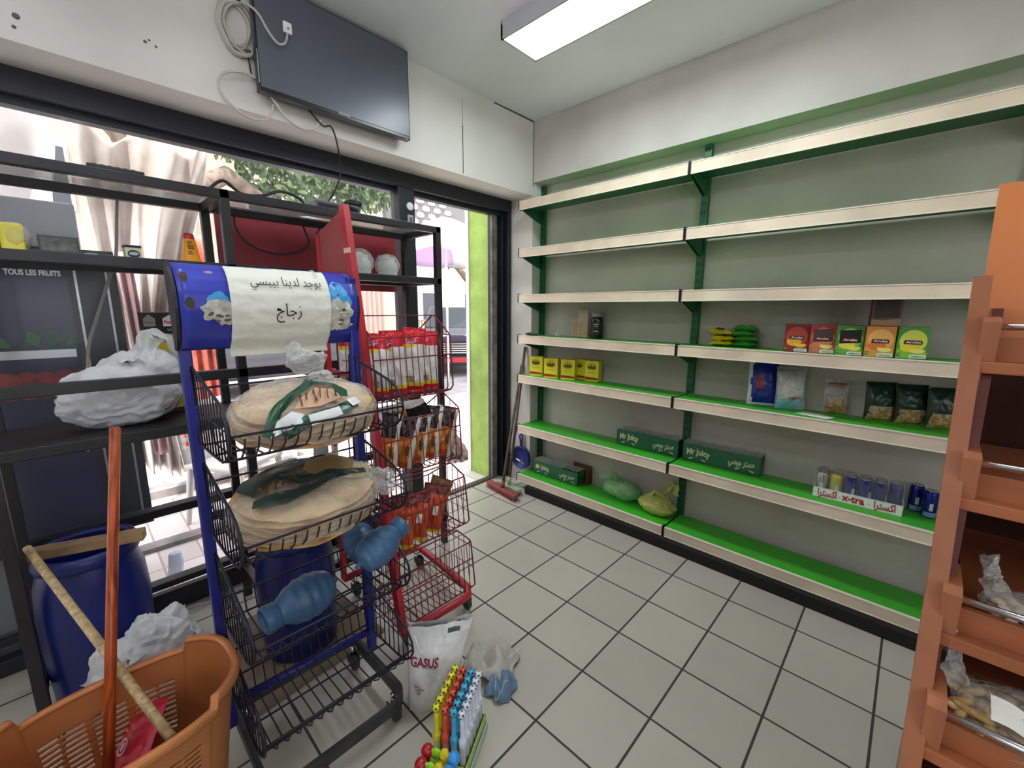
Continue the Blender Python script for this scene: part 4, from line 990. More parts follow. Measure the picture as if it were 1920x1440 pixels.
t = thing('plastic_bag', 'black plastic bag with crumpled pink tissue on the right rack counter', 'bag', (-.02, -1.52, ZC))
b = MB(); sack_blob(b, (0, 0, .085), (.08, .12, .085), S('black_bag', (30, 30, 32), .3, bump=(20, .4)), 9, 0); b.build('bag', t)
b = MB(); sack_blob(b, (.02, -.14, .10), (.03, .035, .05), S('pink_tissue', (226, 168, 158), .7), 12, 0, 30, 20, .3, .3); b.build('tissue', t)
def cable(name, label, pts, r, m, parent=None, n=8, closed=False, group=None):
    # Catmull-Rom through pts
    P = [Vector(p) for p in pts]; out = []
    for i in range(len(P)-1):
        a, b, c, d = P[max(0, i-1)], P[i], P[i+1], P[min(len(P)-1, i+2)]
        for k in range(n):
            t = k/n; out.append(.5*((2*b)+(c-a)*t+(2*a-5*b+4*c-d)*t*t+(3*b-a-3*c+d)*t**3))
    out.append(P[-1])
    o = MB(); o.tube(out, r, m, 7); return o.build(name, parent, label, 'cable' if label else None, group)
cable('power_cable', 'grey white cable hanging inside the window beside the tarp', [(-.14, -2.42, 1.93), (-.15, -2.43, 1.85), (-.15, -2.45, 1.70), (-.155, -2.477, 1.62), (-.15, -2.54, 1.44), (-.15, -2.575, 1.33), (-.14, -2.60, 1.15), (-.145, -2.63, .9)], .006, S('cable_grey', (150, 146, 140), .5))
cable('power_cable', 'black cable sagging in a wide curve across the dark red panel', [(-.09, -2.02, 1.93), (-.10, -2.02, 1.87), (-.11, -1.97, 1.80), (-.12, -1.86, 1.765), (-.12, -1.75, 1.78), (-.12, -1.68, 1.83), (-.11, -1.70, 1.90), (-.10, -1.72, 1.945)], .005, M['cable_k'])
cable('power_cable', 'tangled thin black cable below the rack top before the red panel', [(-.09, -1.60, 1.945), (-.11, -1.64, 1.88), (-.12, -1.60, 1.84), (-.11, -1.55, 1.87), (-.11, -1.56, 1.78), (-.12, -1.60, 1.72), (-.12, -1.58, 1.69)], .004, M['cable_k'])
cable('power_cable', 'black cable arching along the front edge of the rack top', [(.20, -2.17, 1.957), (.2, -2.12, 1.995), (.2, -2.06, 1.957), (.2, -1.98, 1.965), (.18, -1.90, 2.0), (.16, -1.82, 1.99), (.15, -1.79, 1.965)], .006, M['cable_k'])

# ================================================================== wire basket stands
def wire_basket(t, prof, y0, y1, r, m, nw, rails, nside, world=True, front_i=2, lip=None, name='basket'):
    """prof: closed side outline (x,z), front edge at index front_i; cross wires follow the outline from the front rail round the bottom to the back"""
    b = MB()
    for y in (y0, y1): b.tube([(x, y, z) for x, z in prof], r*1.35, m, 6, True)
    run = prof[front_i:]
    for k in range(nw+1):
        y = lerp(y0, y1, k/nw); b.tube([(x, y, z) for x, z in run], r*.8, m, 5)
    for (x, z) in rails: b.tube([(x, y0, z), (x, y1, z)], r*1.1, m, 6)
    # side filling wires
    xs = [p[0] for p in prof]; xa, xb = min(xs), max(xs)
    def cuts(x):
        o = []
        for i in range(len(prof)):
            (xa_, za), (xb_, zb) = prof[i], prof[(i+1) % len(prof)]
            if (xa_-x)*(xb_-x) < 0: o.append(za+(zb-za)*(x-xa_)/(xb_-xa_))
        return sorted(o)
    for y in (y0, y1):
        for k in range(1, nside):
            x = lerp(xa, xb, k/nside); c = cuts(x)
            if len(c) >= 2: b.tube([(x, y, c[0]), (x, y, c[-1])], r*.7, m, 5)
        zm = lerp(min(p[1] for p in prof), max(p[1] for p in prof), .45)
        b.tube([(xa+.01, y, zm), (xb-.012, y, zm)], r*.7, m, 5)
    return b.build(name, t, world=world)
def caster(t, x, y, m=None):
    c = MB(); c.tube([(x, y, .10), (x, y, .06)], .009, M['chrome'], 8); X = frame((x+.012, y, .031), (1, 0, 0), (0, 0, 1))
    c.box(x-.018, x+.03, y-.017, y-.013, .03, .066, M['rubber']); c.box(x-.018, x+.03, y+.013, y+.017, .03, .066, M['rubber'])
    c.lathe([(.008, -.011), (.028, -.011), (.031, -.006), (.031, .006), (.028, .011), (.008, .011)], M['rubber'], 18, X)
    return c.build('caster', t, world=True)
# ---- blue bread stand
BS = M['blue_steel']; YL_, YR_ = -2.405, -1.915
bs = thing('bread_stand', 'blue wheeled bread stand with wire baskets and a paper notice on its sign', 'display stand', (.9, -2.16, 0))
MB().box(.76, .79, YL_-.012, YL_+.018, .10, 1.60, BS, .004).build('post', bs, world=True)
MB().box(.795, .825, YR_-.012, YR_+.018, .10, 1.60, BS, .004).build('post', bs, world=True)
for z in (.185, .84): MB().tube([(.775 if z < .5 else .74, YL_, z), (.81 if z < .5 else .775, YR_, z)], .014, BS, 8).build('crossbar', bs, world=True)
base = MB(); BG = mat('grey_black_steel', (62, 62, 64), .45, .2, var=(10, .2))
def flat_bar(mb, pts, h, th, m):
    n = len(pts)
    for i in range(n-1):
        a, b2 = Vector((*pts[i], 0)), Vector((*pts[i+1], 0)); d = (b2-a).normalized(); s = Vector((-d.y, d.x, 0))*th/2
        mb.add([a-s+Vector((0, 0, .075)), a+s+Vector((0, 0, .075)), a+s+Vector((0, 0, .075+h)), a-s+Vector((0, 0, .075+h)), b2-s+Vector((0, 0, .075)), b2+s+Vector((0, 0, .075)), b2+s+Vector((0, 0, .075+h)), b2-s+Vector((0, 0, .075+h))], [(0, 1, 2, 3), (4, 7, 6, 5), (0, 4, 5, 1), (1, 5, 6, 2), (2, 6, 7, 3), (3, 7, 4, 0)], m)
cor = [(1.11-.06+.06*math.sin(a), YR_-.02-.06+.06*math.cos(a)) for a in [PI/2*i/6 for i in range(7)]]
cor2 = [(1.11-.06+.06*math.cos(a), YL_+.02+.06-.06*math.sin(a)) for a in [PI/2*i/6 for i in range(7)]]
flat_bar(base, [(.70, YR_-.02)] + cor + cor2 + [(.70, YL_+.02)] + [(.70, YR_-.02)], .042, .016, BG)
base.build('base_frame', bs, world=True)
for (x, y) in [(1.06, YR_-.05), (1.06, YL_+.05), (.74, YR_-.05), (.74, YL_+.05)]: caster(bs, x, y)
P0 = [(.79, 1.325), (.88, 1.305), (.98, 1.283), (1.06, 1.265), (1.11, 1.246), (1.138, 1.215), (1.143, 1.18), (1.125, 1.145), (1.095, 1.12), (1.05, 1.105), (.95, 1.098), (.80, 1.092), (.785, 1.16)]
for dz in (0, -.29, -.585, -.88):
    wire_basket(bs, [(x, z+dz) for x, z in P0], YL_+.012, YR_-.008, .0031, M['wire'], 15, [(1.143, 1.19+dz), (1.08, 1.113+dz), (.95, 1.098+dz), (.80, 1.092+dz), (.786, 1.16+dz), (.787, 1.26+dz)], 11, front_i=6)
PROF = [(.765, 1.617), (.80, 1.602), (.828, 1.575), (.845, 1.535), (.848, 1.49), (.838, 1.445), (.82, 1.405), (.79, 1.372)]
def sign(u, v, off=0.0):
    """u 0..1 along -y to +y, v 0 top..1 bottom on the bulging sign sheet"""
    f = max(0, min(.9999, v))*(len(PROF)-1); i = int(f); a, b2 = PROF[i], PROF[i+1]; t = f-i
    tx, tz = b2[0]-a[0], b2[1]-a[1]; L = math.hypot(tx, tz); nx, nz = -tz/L, tx/L
    ex = (v-1)*.24 if v > 1 else 0
    return Vector((lerp(a[0], b2[0], t)+nx*off, lerp(YL_-.005, YR_+.012, u), lerp(a[1], b2[1], t)+nz*off-ex))
sg = MB(); sg.grid(lambda u, v: sign(u, v), 24, 28, M['blue_sign']); so = sg.build('sign_panel', bs, world=True, mods=[('SOLIDIFY', dict(thickness=.003))])
for y in (YL_-.012, YR_+.012): MB().prism([(x, z) for x, z in PROF]+[(.76, 1.372), (.745, 1.615)], y-.004, y+.004, S('sign_edge', (36, 36, 44), .5)).build('sign_cheek', bs, world=True)
def patch(mb, cu, cv, ru, rv, m, off, seed, n=26, jag=.22):
    pts = []
    for i in range(n):
        a = 2*PI*i/n; k = 1+jag*noise.noise(Vector((math.cos(a)*2+seed, math.sin(a)*2, seed)))*2
        pts.append((cu+ru*k*math.cos(a), cv+rv*k*math.sin(a)))
    c = sign(cu, cv, off); vs = [c]+[sign(u, v, off) for u, v in pts]; mid = [sign(lerp(cu, u, .5), lerp(cv, v, .5), off+.002*abs(noise.noise(Vector((u*40, v*40, seed))))) for u, v in pts]
    vs += mid; fs = []
    for i in range(n):
        j = (i+1) % n; fs.append((0, n+1+i, n+1+j)); fs.append((n+1+i, 1+i, 1+j, n+1+j))
    mb.add(vs, fs, m)
dc = MB(); dc2 = MB(); dc3 = [MB() for _ in range(3)]; LB = S('sky_blue_print', (64, 160, 222), .4); TORN = S('torn_paper', (200, 198, 186), .8, var=(30, .2), bump=(30, .5)); DKB = S('sign_dark_blue', (34, 40, 96), .35)
patch(dc, .175, .50, .055, .08, LB, .0012, 3); patch(dc, .165, .585, .07, .10, TORN, .002, 7); patch(dc, .215, .61, .05, .11, TORN, .0026, 9)
patch(dc2, .86, .45, .085, .19, LB, .0012, 5); patch(dc2, .87, .63, .085, .17, TORN, .0022, 15); patch(dc2, .82, .66, .045, .15, TORN, .003, 18)
patch(dc3[0], .155, .20, .022, .02, S('scratch_pale', (150, 150, 170), .6), .001, 20); patch(dc3[1], .035, .27, .02, .06, S('rust', (70, 58, 52), .8), .001, 23); patch(dc3[2], .045, .52, .022, .05, S('rust', (70, 58, 52)), .001, 28)
for k in range(9):
    u0, v0 = random.uniform(.13, .24), random.uniform(.52, .68); patch(dc, u0, v0, .012, .012, S('torn_dark', (96, 94, 88), .8), .0035, 30+k, 10)
for k in range(12):
    u0, v0 = random.uniform(.81, .94), random.uniform(.56, .76); patch(dc2, u0, v0, random.uniform(.008, .02), .014, S('torn_dark', (96, 94, 88)) if k % 3 == 0 else S('torn_light', (222, 220, 208), .8), .0045, 50+k, 10)
q = dc.build('torn_print', so, 'torn sky blue and white print'); q.matrix_parent_inverse = basis(so).inverted()
q = dc2.build('torn_print', so, 'torn sky blue and white print'); q.matrix_parent_inverse = basis(so).inverted()
for m3, nm, lb in zip(dc3, ('scratch', 'rust_mark', 'rust_mark'), ('pale scratch', 'dark rust spot', 'dark rust spot')): q = m3.build(nm, so, lb); q.matrix_parent_inverse = basis(so).inverted()
pp = MB()
def paper(u, v): return sign(lerp(.235, .800, u)-.008*v*(1-u)+.02*(u-.5)*0, lerp(.10, 1.06, v), .0075+.0025*noise.noise(Vector((u*7, v*14, 2)))+.0012*noise.noise(Vector((u*24, v*40, 5)))+(.012*max(0, v-.9)*6))
pp.grid(paper, 50, 60, M['paper'])
# the notice is taped on: a thing of its own with its lettering
nt_ = thing('paper_notice', 'crumpled white paper notice with black Arabic writing taped to the blue sign', 'notice', (.86, -2.12, 1.5))
pp.build('sheet', nt_, world=True, mods=[('SOLIDIFY', dict(thickness=.0008))])
l = MB()
def on_paper(cu, cv): return lambda x, y: sign(cu + x/.495, cv - y/.262, .0125)
lettering(l, arabic('يوجد لدينا بيبسي'), .034, M['ink'], wide=.200, fn=on_paper(.545, .315), bold=.0)
lettering(l, arabic('زجاج'), .042, M['ink'], wide=.072, fn=on_paper(.535, .585), bold=.0)
l.build('lettering', nt_, 'black handwritten-style Arabic lettering', world=True)
tp = MB(); tp.grid(lambda u, v: sign(lerp(.725, .750, u), lerp(.08, .24, v), .0105), 4, 10, film('tape', (236, 238, 232), .6, .2)); tp.build('tape', nt_, world=True)

# ---- flatbread bags in the baskets
def bread_bag(label, c, rad, th, tilt, n, filmm, seed, knot, rz=0, tint=None):
    t = thing('bread_bag', label, 'bread', c, (0, 0, rz), 'bags of flatbread on the blue stand')
    T = Matrix.Rotation(tilt, 4, 'Y')
    for k in range(n):
        z = -th/2+th*(k+.5)/n; b = MB(); rr = 1-.05*abs(noise.noise(Vector((k, seed, 0)))) - .04*(k == n-1)
        ox, oy = .012*noise.noise(Vector((k*3, seed, 1))), .016*noise.noise(Vector((k*2, seed, 5)))
        def P(u, v, z=z, rr=rr, ox=ox, oy=oy, k=k):
            a = 2*PI*u; ph = PI*(v-.5); r = math.cos(ph)**.5
            w = .010*noise.noise(Vector((math.cos(a)*r*3, math.sin(a)*r*3, k+seed)))*(1+.6*r)
            return (ox+rad[0]*rr*r*math.cos(a), oy+rad[1]*rr*r*math.sin(a), z+th/n*.62*math.sin(ph)+w)
        b.grid(P, 40, 12, M['bread'], True, T); b.build('flatbread', t)
    f = MB()
    def F(u, v):
        a = 2*PI*u; ph = PI*(v-.5); r = math.cos(ph)**.45
        w = .014*noise.noise(Vector((math.cos(a)*r*4+seed, math.sin(a)*r*4, v*3)))+.006*abs(noise.noise(Vector((math.cos(a)*r*14, math.sin(a)*r*14, v*9+seed))))
        return (rad[0]*1.06*r*math.cos(a), rad[1]*1.06*r*math.sin(a)+.02*r*math.cos(a*3)*.3, (th*.62+.004)*math.sin(ph)+w+.006)
    f.grid(F, 72, 40, filmm, True, T)
    if knot:
        kx, ky, kz = knot
        sack_blob(f, (kx, ky, kz), (.04, .062, .042), M['clear'], seed+70, -9, 44, 30, .30, .16)
        sack_blob(f, (kx-.01, ky-.035, kz+.035), (.022, .028, .035), M['clear'], seed+75, -9, 30, 20, .35, .2)
        sack_blob(f, (kx+.05, ky+.02, kz-.055), (.05, .045, .03), M['clear'], seed+79, -9, 36, 24, .35, .2)
    f.build('film', t)
    return t, T, rad, th
def bag_print(t, T, rad, th, shapes, seed):
    p = MB()
    for i, (m, pts) in enumerate(shapes):
        # fan of small faces draped over the loaf top
        cx = sum(q[0] for q in pts)/len(pts); cy = sum(q[1] for q in pts)/len(pts); rings = 6; vs = [(cx, cy)]
        for r in range(1, rings+1):
            for q in pts: vs.append((lerp(cx, q[0], r/rings), lerp(cy, q[1], r/rings)))
        def Z(x, y):
            r2 = min(1, (x/rad[0]/1.06)**2+(y/rad[1]/1.06)**2); s = max(0, 1-r2**2.2)**.5
            return (th*.62+.004)*s+.016+.0012*i+.012*noise.noise(Vector((x*14, y*14, seed)))
        V = [T @ Vector((x, y, Z(x, y))) for x, y in vs]; n = len(pts); fs = []
        for k in range(n):
            fs.append((0, 1+k, 1+(k+1) % n))
            for r in range(rings-1): fs.append((1+r*n+k, 1+(r+1)*n+k, 1+(r+1)*n+(k+1) % n, 1+r*n+(k+1) % n))
        p.add(V, fs, m, True)
    return p.build('bag_print', t, 'printed green and white bag front')
GRN = S('bag_green', (34, 82, 58), .3); BWH = S('bag_white', (222, 226, 224), .35); BRN = S('bag_brown_ink', (96, 66, 44), .5); BPK = S('bag_tan', (206, 168, 136), .4)
def strip(pts, w):
    L = []; R_ = []
    for i, p in enumerate(pts):
        a = pts[max(0, i-1)]; b2 = pts[min(len(pts)-1, i+1)]; d = Vector((b2[0]-a[0], b2[1]-a[1])).normalized()
        L.append((p[0]-d.y*w, p[1]+d.x*w)); R_.append((p[0]+d.y*w, p[1]-d.x*w))
    return L+R_[::-1]
t, T, rd, th = bread_bag('bag of pale flatbread with a knotted top, in the top basket of the blue stand', (.962, -2.145, 1.180), (.150, .205), .088, .30, 5, M['clear_dim'], 3, (-.10, .045, .14))
bag_print(t, T, rd, th, [(GRN, strip([(.135, -.155), (.09, -.125), (.03, -.06), (-.03, .0), (-.09, .045), (-.125, .07)], .014)), (GRN, strip([(.138, -.12), (.132, -.03), (.125, .05), (.10, .10)], .013)), (BWH, [(.142, -.15), (.112, -.125), (.100, -.085), (.118, -.06), (.140, -.07)]), (BWH, strip([(.139, -.05), (.131, .04)], .012)), (BPK, [(.095, -.075), (.05, -.04), (.01, .015), (.03, .07), (.08, .06), (.105, -.01)]), (GRN, strip([(-.05, .02), (-.01, .075), (.04, .085), (.075, .07)], .013)), (BWH, strip([(.11, .075), (.09, .11)], .012))]
          + [(BRN, strip([(.095-.02*abs(math.sin(k*1.7)), -.055+.019*k), (.065-.02*math.sin(k*2.3), -.048+.019*k), (.045, -.05+.021*k), (.035+.01*math.cos(k), -.04+.02*k)], .0022)) for k in range(6)], 3)
t, T, rd, th = bread_bag('larger bag of flatbread in the second basket of the blue stand', (.965, -2.165, .900), (.158, .215), .110, .24, 7, M['clear_dim'], 8, None)
GRD = S('bag_dark_green', (40, 62, 52), .3); OLV = S('bag_olive', (150, 124, 78), .35)
bag_print(t, T, rd, th, [(GRD, [(-.13, -.06), (-.09, -.16), (-.04, -.19), (.02, -.16), (-.03, -.08), (-.06, .02), (-.10, .06), (-.15, .02)]), (OLV, [(-.08, .02), (-.03, -.01), (.03, .04), (.02, .13), (-.05, .17), (-.12, .12)]), (GRD, strip([(.05, -.17), (.085, -.10), (.06, .0), (.02, .08), (.03, .17)], .012)), (GRD, strip([(-.03, -.09), (.03, -.03), (.01, .06), (.035, .15)], .012)), (BWH, strip([(-.115, -.11), (-.13, -.02), (-.14, .03)], .014))]
          + [(BRN, strip([(.02+.02*math.sin(k), -.15+.022*k), (-.005, -.14+.022*k), (.01+.02*math.cos(k*2), -.13+.022*k)], .003)) for k in range(5)], 8)
b = MB(); sack_blob(b, (.07, .21, .02), (.06, .05, .05), M['clear'], 41, -.06, 36, 24, .4, .2); b.build('loose_film', t, 'loose clear bag end')
b = MB(); ear(b, [(-.13, -.03, .07), (-.15, .03, .13), (-.13, .09, .12), (-.12, .16, .08)], .09, M['clear'], 6); b.build('loose_film', t)
# ---- ribbed blue bottles
def ribbed(label, loc, rot, s=1.0):
    t = thing('ribbed_bottle', label, 'bottle', loc, rot, 'ribbed slate blue plastic bottles on the blue stand')
    prof = [(.004, -.138), (.008, -.131), (.010, -.116), (.03, -.108)]
    for k in range(44):
        v = k/43; r = .048+.030*math.sin(PI*min(1, v*1.02))**.7 - .006*v; r += .0016*math.cos(v*2*PI*5); prof.append((r, -.104+.175*v))
    prof += [(.040, .077), (.040, .080)]
    MB().lathe([(r*s, z*s) for r, z in prof], M['slate'], 28).build('body', t)
    c = [(.041, .078), (.045, .082), (.043, .090), (.046, .097), (.046, .122), (.041, .126), (.036, .124), (.036, .1)]
    MB().lathe([(r*s, z*s) for r, z in c], M['slate'], 28, caps=False).build('neck', t)
    return t
def aim(d): return Vector(d).normalized().to_track_quat('Z', 'Y').to_euler()
ribbed('slate blue ribbed bottle propped on the basket rim, neck toward the red post', (1.055, -1.975, .700), aim((-.12, .85, .30)), .80)
ribbed('slate blue ribbed bottle end-on at the back, behind the one on the basket rim', (.875, -1.972, .650), aim((-.75, .0, .45)), .80)
ribbed('slate blue ribbed bottle lying inside the third basket, neck to the left', (.965, -2.215, .570), aim((.10, -.9, -.04)), .92)

# ---- red chip stand
RS, RW = M['red_steel'], M['red_wire']
rs = thing('chip_stand', 'red wheeled wire stand of chip packets beside the blue bread stand', 'display stand', (.55, -1.58, 0))
def slab(p0, p1, w, d, m, nm, y): # slanted flat post in the X-Z plane
    b = MB(); a, c = Vector((p0[0], y, p0[1])), Vector((p1[0], y, p1[1])); dd = (c-a).normalized(); s = Vector((dd.z, 0, -dd.x))*w/2; h = Vector((0, d/2, 0))
    b.add([a-s-h, a+s-h, a+s+h, a-s+h, c-s-h, c+s-h, c+s+h, c-s+h], [(0, 1, 2, 3), (4, 7, 6, 5), (0, 4, 5, 1), (1, 5, 6, 2), (2, 6, 7, 3), (3, 7, 4, 0)], m); return b.build(nm, rs, world=True)
YP = -1.787
slab((.845, .12), (.535, 1.905), .042, .026, RS, 'post', YP)
slab((.285, .10), (.275, 1.82), .03, .02, RS, 'post', YP)
pn = MB(); pn.prism([(.275, 1.825), (.525, 1.895), (.595, 1.565), (.278, 1.60)], YP-.004, YP+.006, mat('worn_red_sheet', (158, 66, 66), .45, var=(3, .14)), 'Y'); pn.build('side_panel', rs, world=True)
tp = MB(); tp.box(.545, .60, YP-.016, YP-.0135, 1.715, 1.735, S('old_tape', (226, 190, 170), .5)); tp.build('tape', rs, world=True)
bb = MB()
bb.tube([(.84, YP, .10), (.85, -1.47, .10), (.845, -1.42, .10), (.80, -1.385, .10), (.75, -1.375, .10), (.36, -1.345, .10), (.31, -1.36, .10), (.29, -1.40, .10), (.285, YP, .10)], .019, RS, 10); bb.build('base_frame', rs, world=True)
for (x, y) in [(.80, -1.40), (.34, -1.37), (.80, -1.74), (.31, -1.74)]: caster(rs, x, y)
slab((.78, .45), (.28, .45), .02, .012, RS, 'brace', YP); slab((.655, 1.2), (.277, 1.2), .02, .012, RS, 'brace', YP)
tops = [(.54, 1.462), (.60, 1.08), (.653, .72), (.70, .364)]; fr_ = [(.668, 1.372, .685, 1.127), (.727, 1.019, .742, .792), (.76, .678, .792, .457), (.803, .345, .831, .122)]
RED_B = []
for (tx, tz), (fx, fz, gx, gz) in zip(tops, fr_):
    zb = gz-.025
    prof = [(tx-.20, tz-.12), (tx-.02, tz-.004), (tx, tz), (fx-.008, fz+.006), (fx, fz-.008), (gx, gz), (gx-.02, gz-.022), (gx-.06, zb-.012), (tx-.12, zb-.012), (tx-.20, zb+.02)]
    wire_basket(rs, prof, YP+.02, -1.36, .0028, RW, 13, [(tx, tz), (fx, fz), ((fx+gx)/2, (fz+gz)/2+.03), (gx-.02, gz-.022), ((tx-.12+gx)/2, zb-.012), (tx-.12, zb-.012), (tx-.2, zb+.02), (tx-.2, tz-.12)], 8, front_i=4)
    RED_B.append((tx, zb-.012, gx))
# packets of chips
def chip(label, loc, rot, w, h, d, zones, group, seed, letters=None, name='chip_packet'):
    t = thing(name, label, 'chips', loc, rot, group)
    h *= 1+.035*math.sin(seed*2.1)
    b = MB(); pouch(b, w, h, d, zones, seed, 18, 32, .04, 0, .007); b.build('packet', t)
    if letters:
        l = MB()
        for (s, size, x, z, wide, m, tilt) in letters:
            lettering(l, s, size, m, wide=wide, bold=.03, fn=lambda a, b2, x=x, z=z, tilt=tilt: Vector((x+a*math.cos(tilt)-b2*math.sin(tilt), -d*.5*(max(0, 1-abs(2*(x+a)/w)**2.4)**.45)*math.sin(PI*min(.96, max(.04, (z+b2)/h)))**.55-.0055, z+b2*math.cos(tilt)+a*math.sin(tilt))))
        l.build('lettering', t)
    return t
RF, SF, YI, OF, BF, RU, AM = M['red_foil'], M['silver_foil'], M['yellow_ink'], M['orange_foil'], M['black_foil'], M['rust_foil'], M['amber_foil']
FG = S('fine_print', (170, 172, 170), .5)
def zA(u, v, s):
    if v > .74: return RF
    if v > .68 and u < .5: return YI
    if v < .10: return RF
    if v < .145: return YI
    if .17 < v < .24 and u < .55: return S('photo_patch', (150, 140, 96), .5, var=(60, .5))
    return SF
BLT = S('logo_blue', (60, 90, 170), .4)
for k in range(4):
    chip(['red topped white chip packet nearest the red post, back of the bag showing', 'second red topped white chip packet from the red post', 'third red topped white chip packet from the red post', 'red topped white chip packet farthest from the post, by the doorway'][k],
         (.585-.004*k, -1.705+.092*k, RED_B[0][1]+.012), (-.10+.05*((k*3)%4-1), (.03, -.04, .07, .0)[k], 1.03+.08*(-1)**k), .104, .295, .050, zA, 'red topped chip packets in the top basket', k+2, [(arabic('دينا'), .030, -.016, .243, .046, W_, .2), (arabic('دينا'), .026, -.016, .243, .042, BLT, .2)])
chip('red topped chip packet partly hidden left of the red post', (.40, -1.735, RED_B[0][1]+.012), (-.06, 0, .9), .11, .29, .055, zA, 'red topped chip packets in the top basket', 21)
def zB(u, v, s):
    if u < .20 or u > .86: return SF
    if v > .60: return BF
    if v < .12: return RU
    if .2 < v < .5 and abs(u-.7) < .09*math.sin(PI*(v-.2)/.3): return S('leaf_print', (90, 60, 30), .5)
    return OF
for k in range(5):
    chip(['black and orange chip packet nearest the red post in the second basket', 'second black and orange chip packet from the red post', 'third black and orange chip packet from the red post', 'fourth black and orange chip packet from the red post', 'black and orange chip packet farthest from the post, by the cat'][k],
         (.625-.002*k, -1.715+.078*k, RED_B[1][1]+.012), (-.14+.04*(k%2), .18+.05*((k*2)%3-1), .92+.08*(-1)**k), .108, .258, .050, zB, 'black and orange chip packets in the second basket', k+31)
t = thing('chip_packet', 'black and orange chip packet lying flat across the tops of the others', 'chips', (.605, -1.585, RED_B[1][1]+.262), (0, 0, .55), 'black and orange chip packets in the second basket')
b = MB(); pouch(b, .125, .25, .05, zB, 44, 18, 30, .04, 0, .007, X=Matrix.Rotation(.5*PI-.25, 4, 'Y') @ Matrix.Rotation(.6, 4, 'Z') @ Matrix.Translation((0, 0, -.125))); b.build('packet', t)
def zC(u, v, s):
    if v > .80: return S('maroon_foil', (110, 44, 34), .3, bump=(28, .4))
    if .42 < v < .58 and .55 < u < .8: return W_
    if v < .08: return YI
    return RU
for k, (x, y, rx, ry, lab) in enumerate([(.73, -1.715, -.12, .10, 'rust orange chip packet nearest the red post in the third basket'), (.715, -1.635, -.14, .12, 'rust orange chip packet second from the red post in the third basket'), (.70, -1.545, -.14, .20, 'rust orange chip packet leaning toward the empty end of the third basket')]):
    chip(lab, (x, y, RED_B[2][1]+.012), (rx, ry, .8), .115, .235, .055, zC, 'rust orange chip packets in the third basket', k+61)
def zD(u, v, s):
    if v < .2: return AM
    if v > .75: return S('bronze_foil', (112, 84, 44), .3, bump=(28, .4))
    return SF if u < .62 else AM
chip('amber and silver chip packet tipped against the rust orange ones', (.66, -1.505, RED_B[2][1]+.05), (-.15, .32, .7), .11, .225, .055, zD, 'rust orange chip packets in the third basket', 77)

# ================================================================== slanted wooden rack at the right
WD, WX, WK = M['rack_wood'], M['rack_wood_x'], M['rack_dark']
wr = thing('wooden_rack', 'orange brown wooden display rack with tilted trays, cut by the right picture edge', 'display rack', (2.65, -1.3, 0))
X0, X1 = 2.355, 2.96
def yfront(z): return lerp(-2.131, -1.40, min(1, z/1.56))
for x in (X0, X1-.025):
    b = MB(); b.prism([(yfront(0), 0), (yfront(0)+.022, 0), (yfront(1.56)+.022, 1.562), (yfront(1.56), 1.562)], x, x+.025, WD, 'X'); b.build('slanted_post', wr, world=True)
    fl = .052 if x == X0 else 0.0      # the side board splays a little toward the back
    b = MB(); o_ = [(yfront(0)+.022, 0), (-.97, 0), (-.97, 1.5), (yfront(1.5)+.022, 1.5)]
    b.add([(x+.006+fl*(y+1.85)/.88+w_, y, z) for w_ in (0, .014) for (y, z) in o_], [(3, 2, 1, 0), (4, 5, 6, 7), (0, 1, 5, 4), (1, 2, 6, 5), (2, 3, 7, 6), (3, 0, 4, 7)], WK); b.build('side_panel', wr, world=True)
b = MB(); b.box(X0+.08, X1-.03, -.97, -.95, 0, 1.5, WK); b.build('back_panel', wr, world=True)
b = MB(); b.prism([(-1.36, 1.38), (-1.34, 1.38), (-1.205, 1.76), (-1.225, 1.76)], X0+.022, X1-.022, mat('header_wood', (218, 132, 76), .4, var=(2.5, .06)), 'X'); b.build('header_board', wr, world=True)
rails = [(-1.455, 1.467), (-1.556, 1.234), (-1.654, 1.024), (-1.735, .865)]
for (y, z) in rails:
    sh = MB(); sh.prism([(y-.012, z-.085), (y-.012, z-.072), (-1.2, z-.04), (-1.2, z-.053)], X0+.060, X1-.022, WX, 'X'); so_ = sh.build('tray_board', wr, world=True)
    def sub(mb, nm, lab=None):
        o = mb.build(nm, so_, lab); o.matrix_parent_inverse = basis(so_).inverted(); return o
    b = MB(); b.box(X0+.040, X1-.040, y+.006, y+.018, z-.070, z-.020, WX, .002); sub(b, 'tray_front')
    b = MB(); b.box(X0+.018, X1-.018, y-.020, y+.006, z-.085, z-.063, WX, .003); sub(b, 'front_strip')
    for x in (X0+.019, X1-.041): b = MB(); b.prism([(y-.014, z-.063), (y-.014, z+.008), (y+.006, z+.016), (y+.085, z+.022), (y+.085, z-.05)], x, x+.023, WD, 'X'); sub(b, 'end_block')
    b = MB(); b.tube([(X0+.036, y-.003, z), (X1-.036, y-.003, z)], .0058, M['chrome'], 12); sub(b, 'chrome_rail', 'chrome rail')
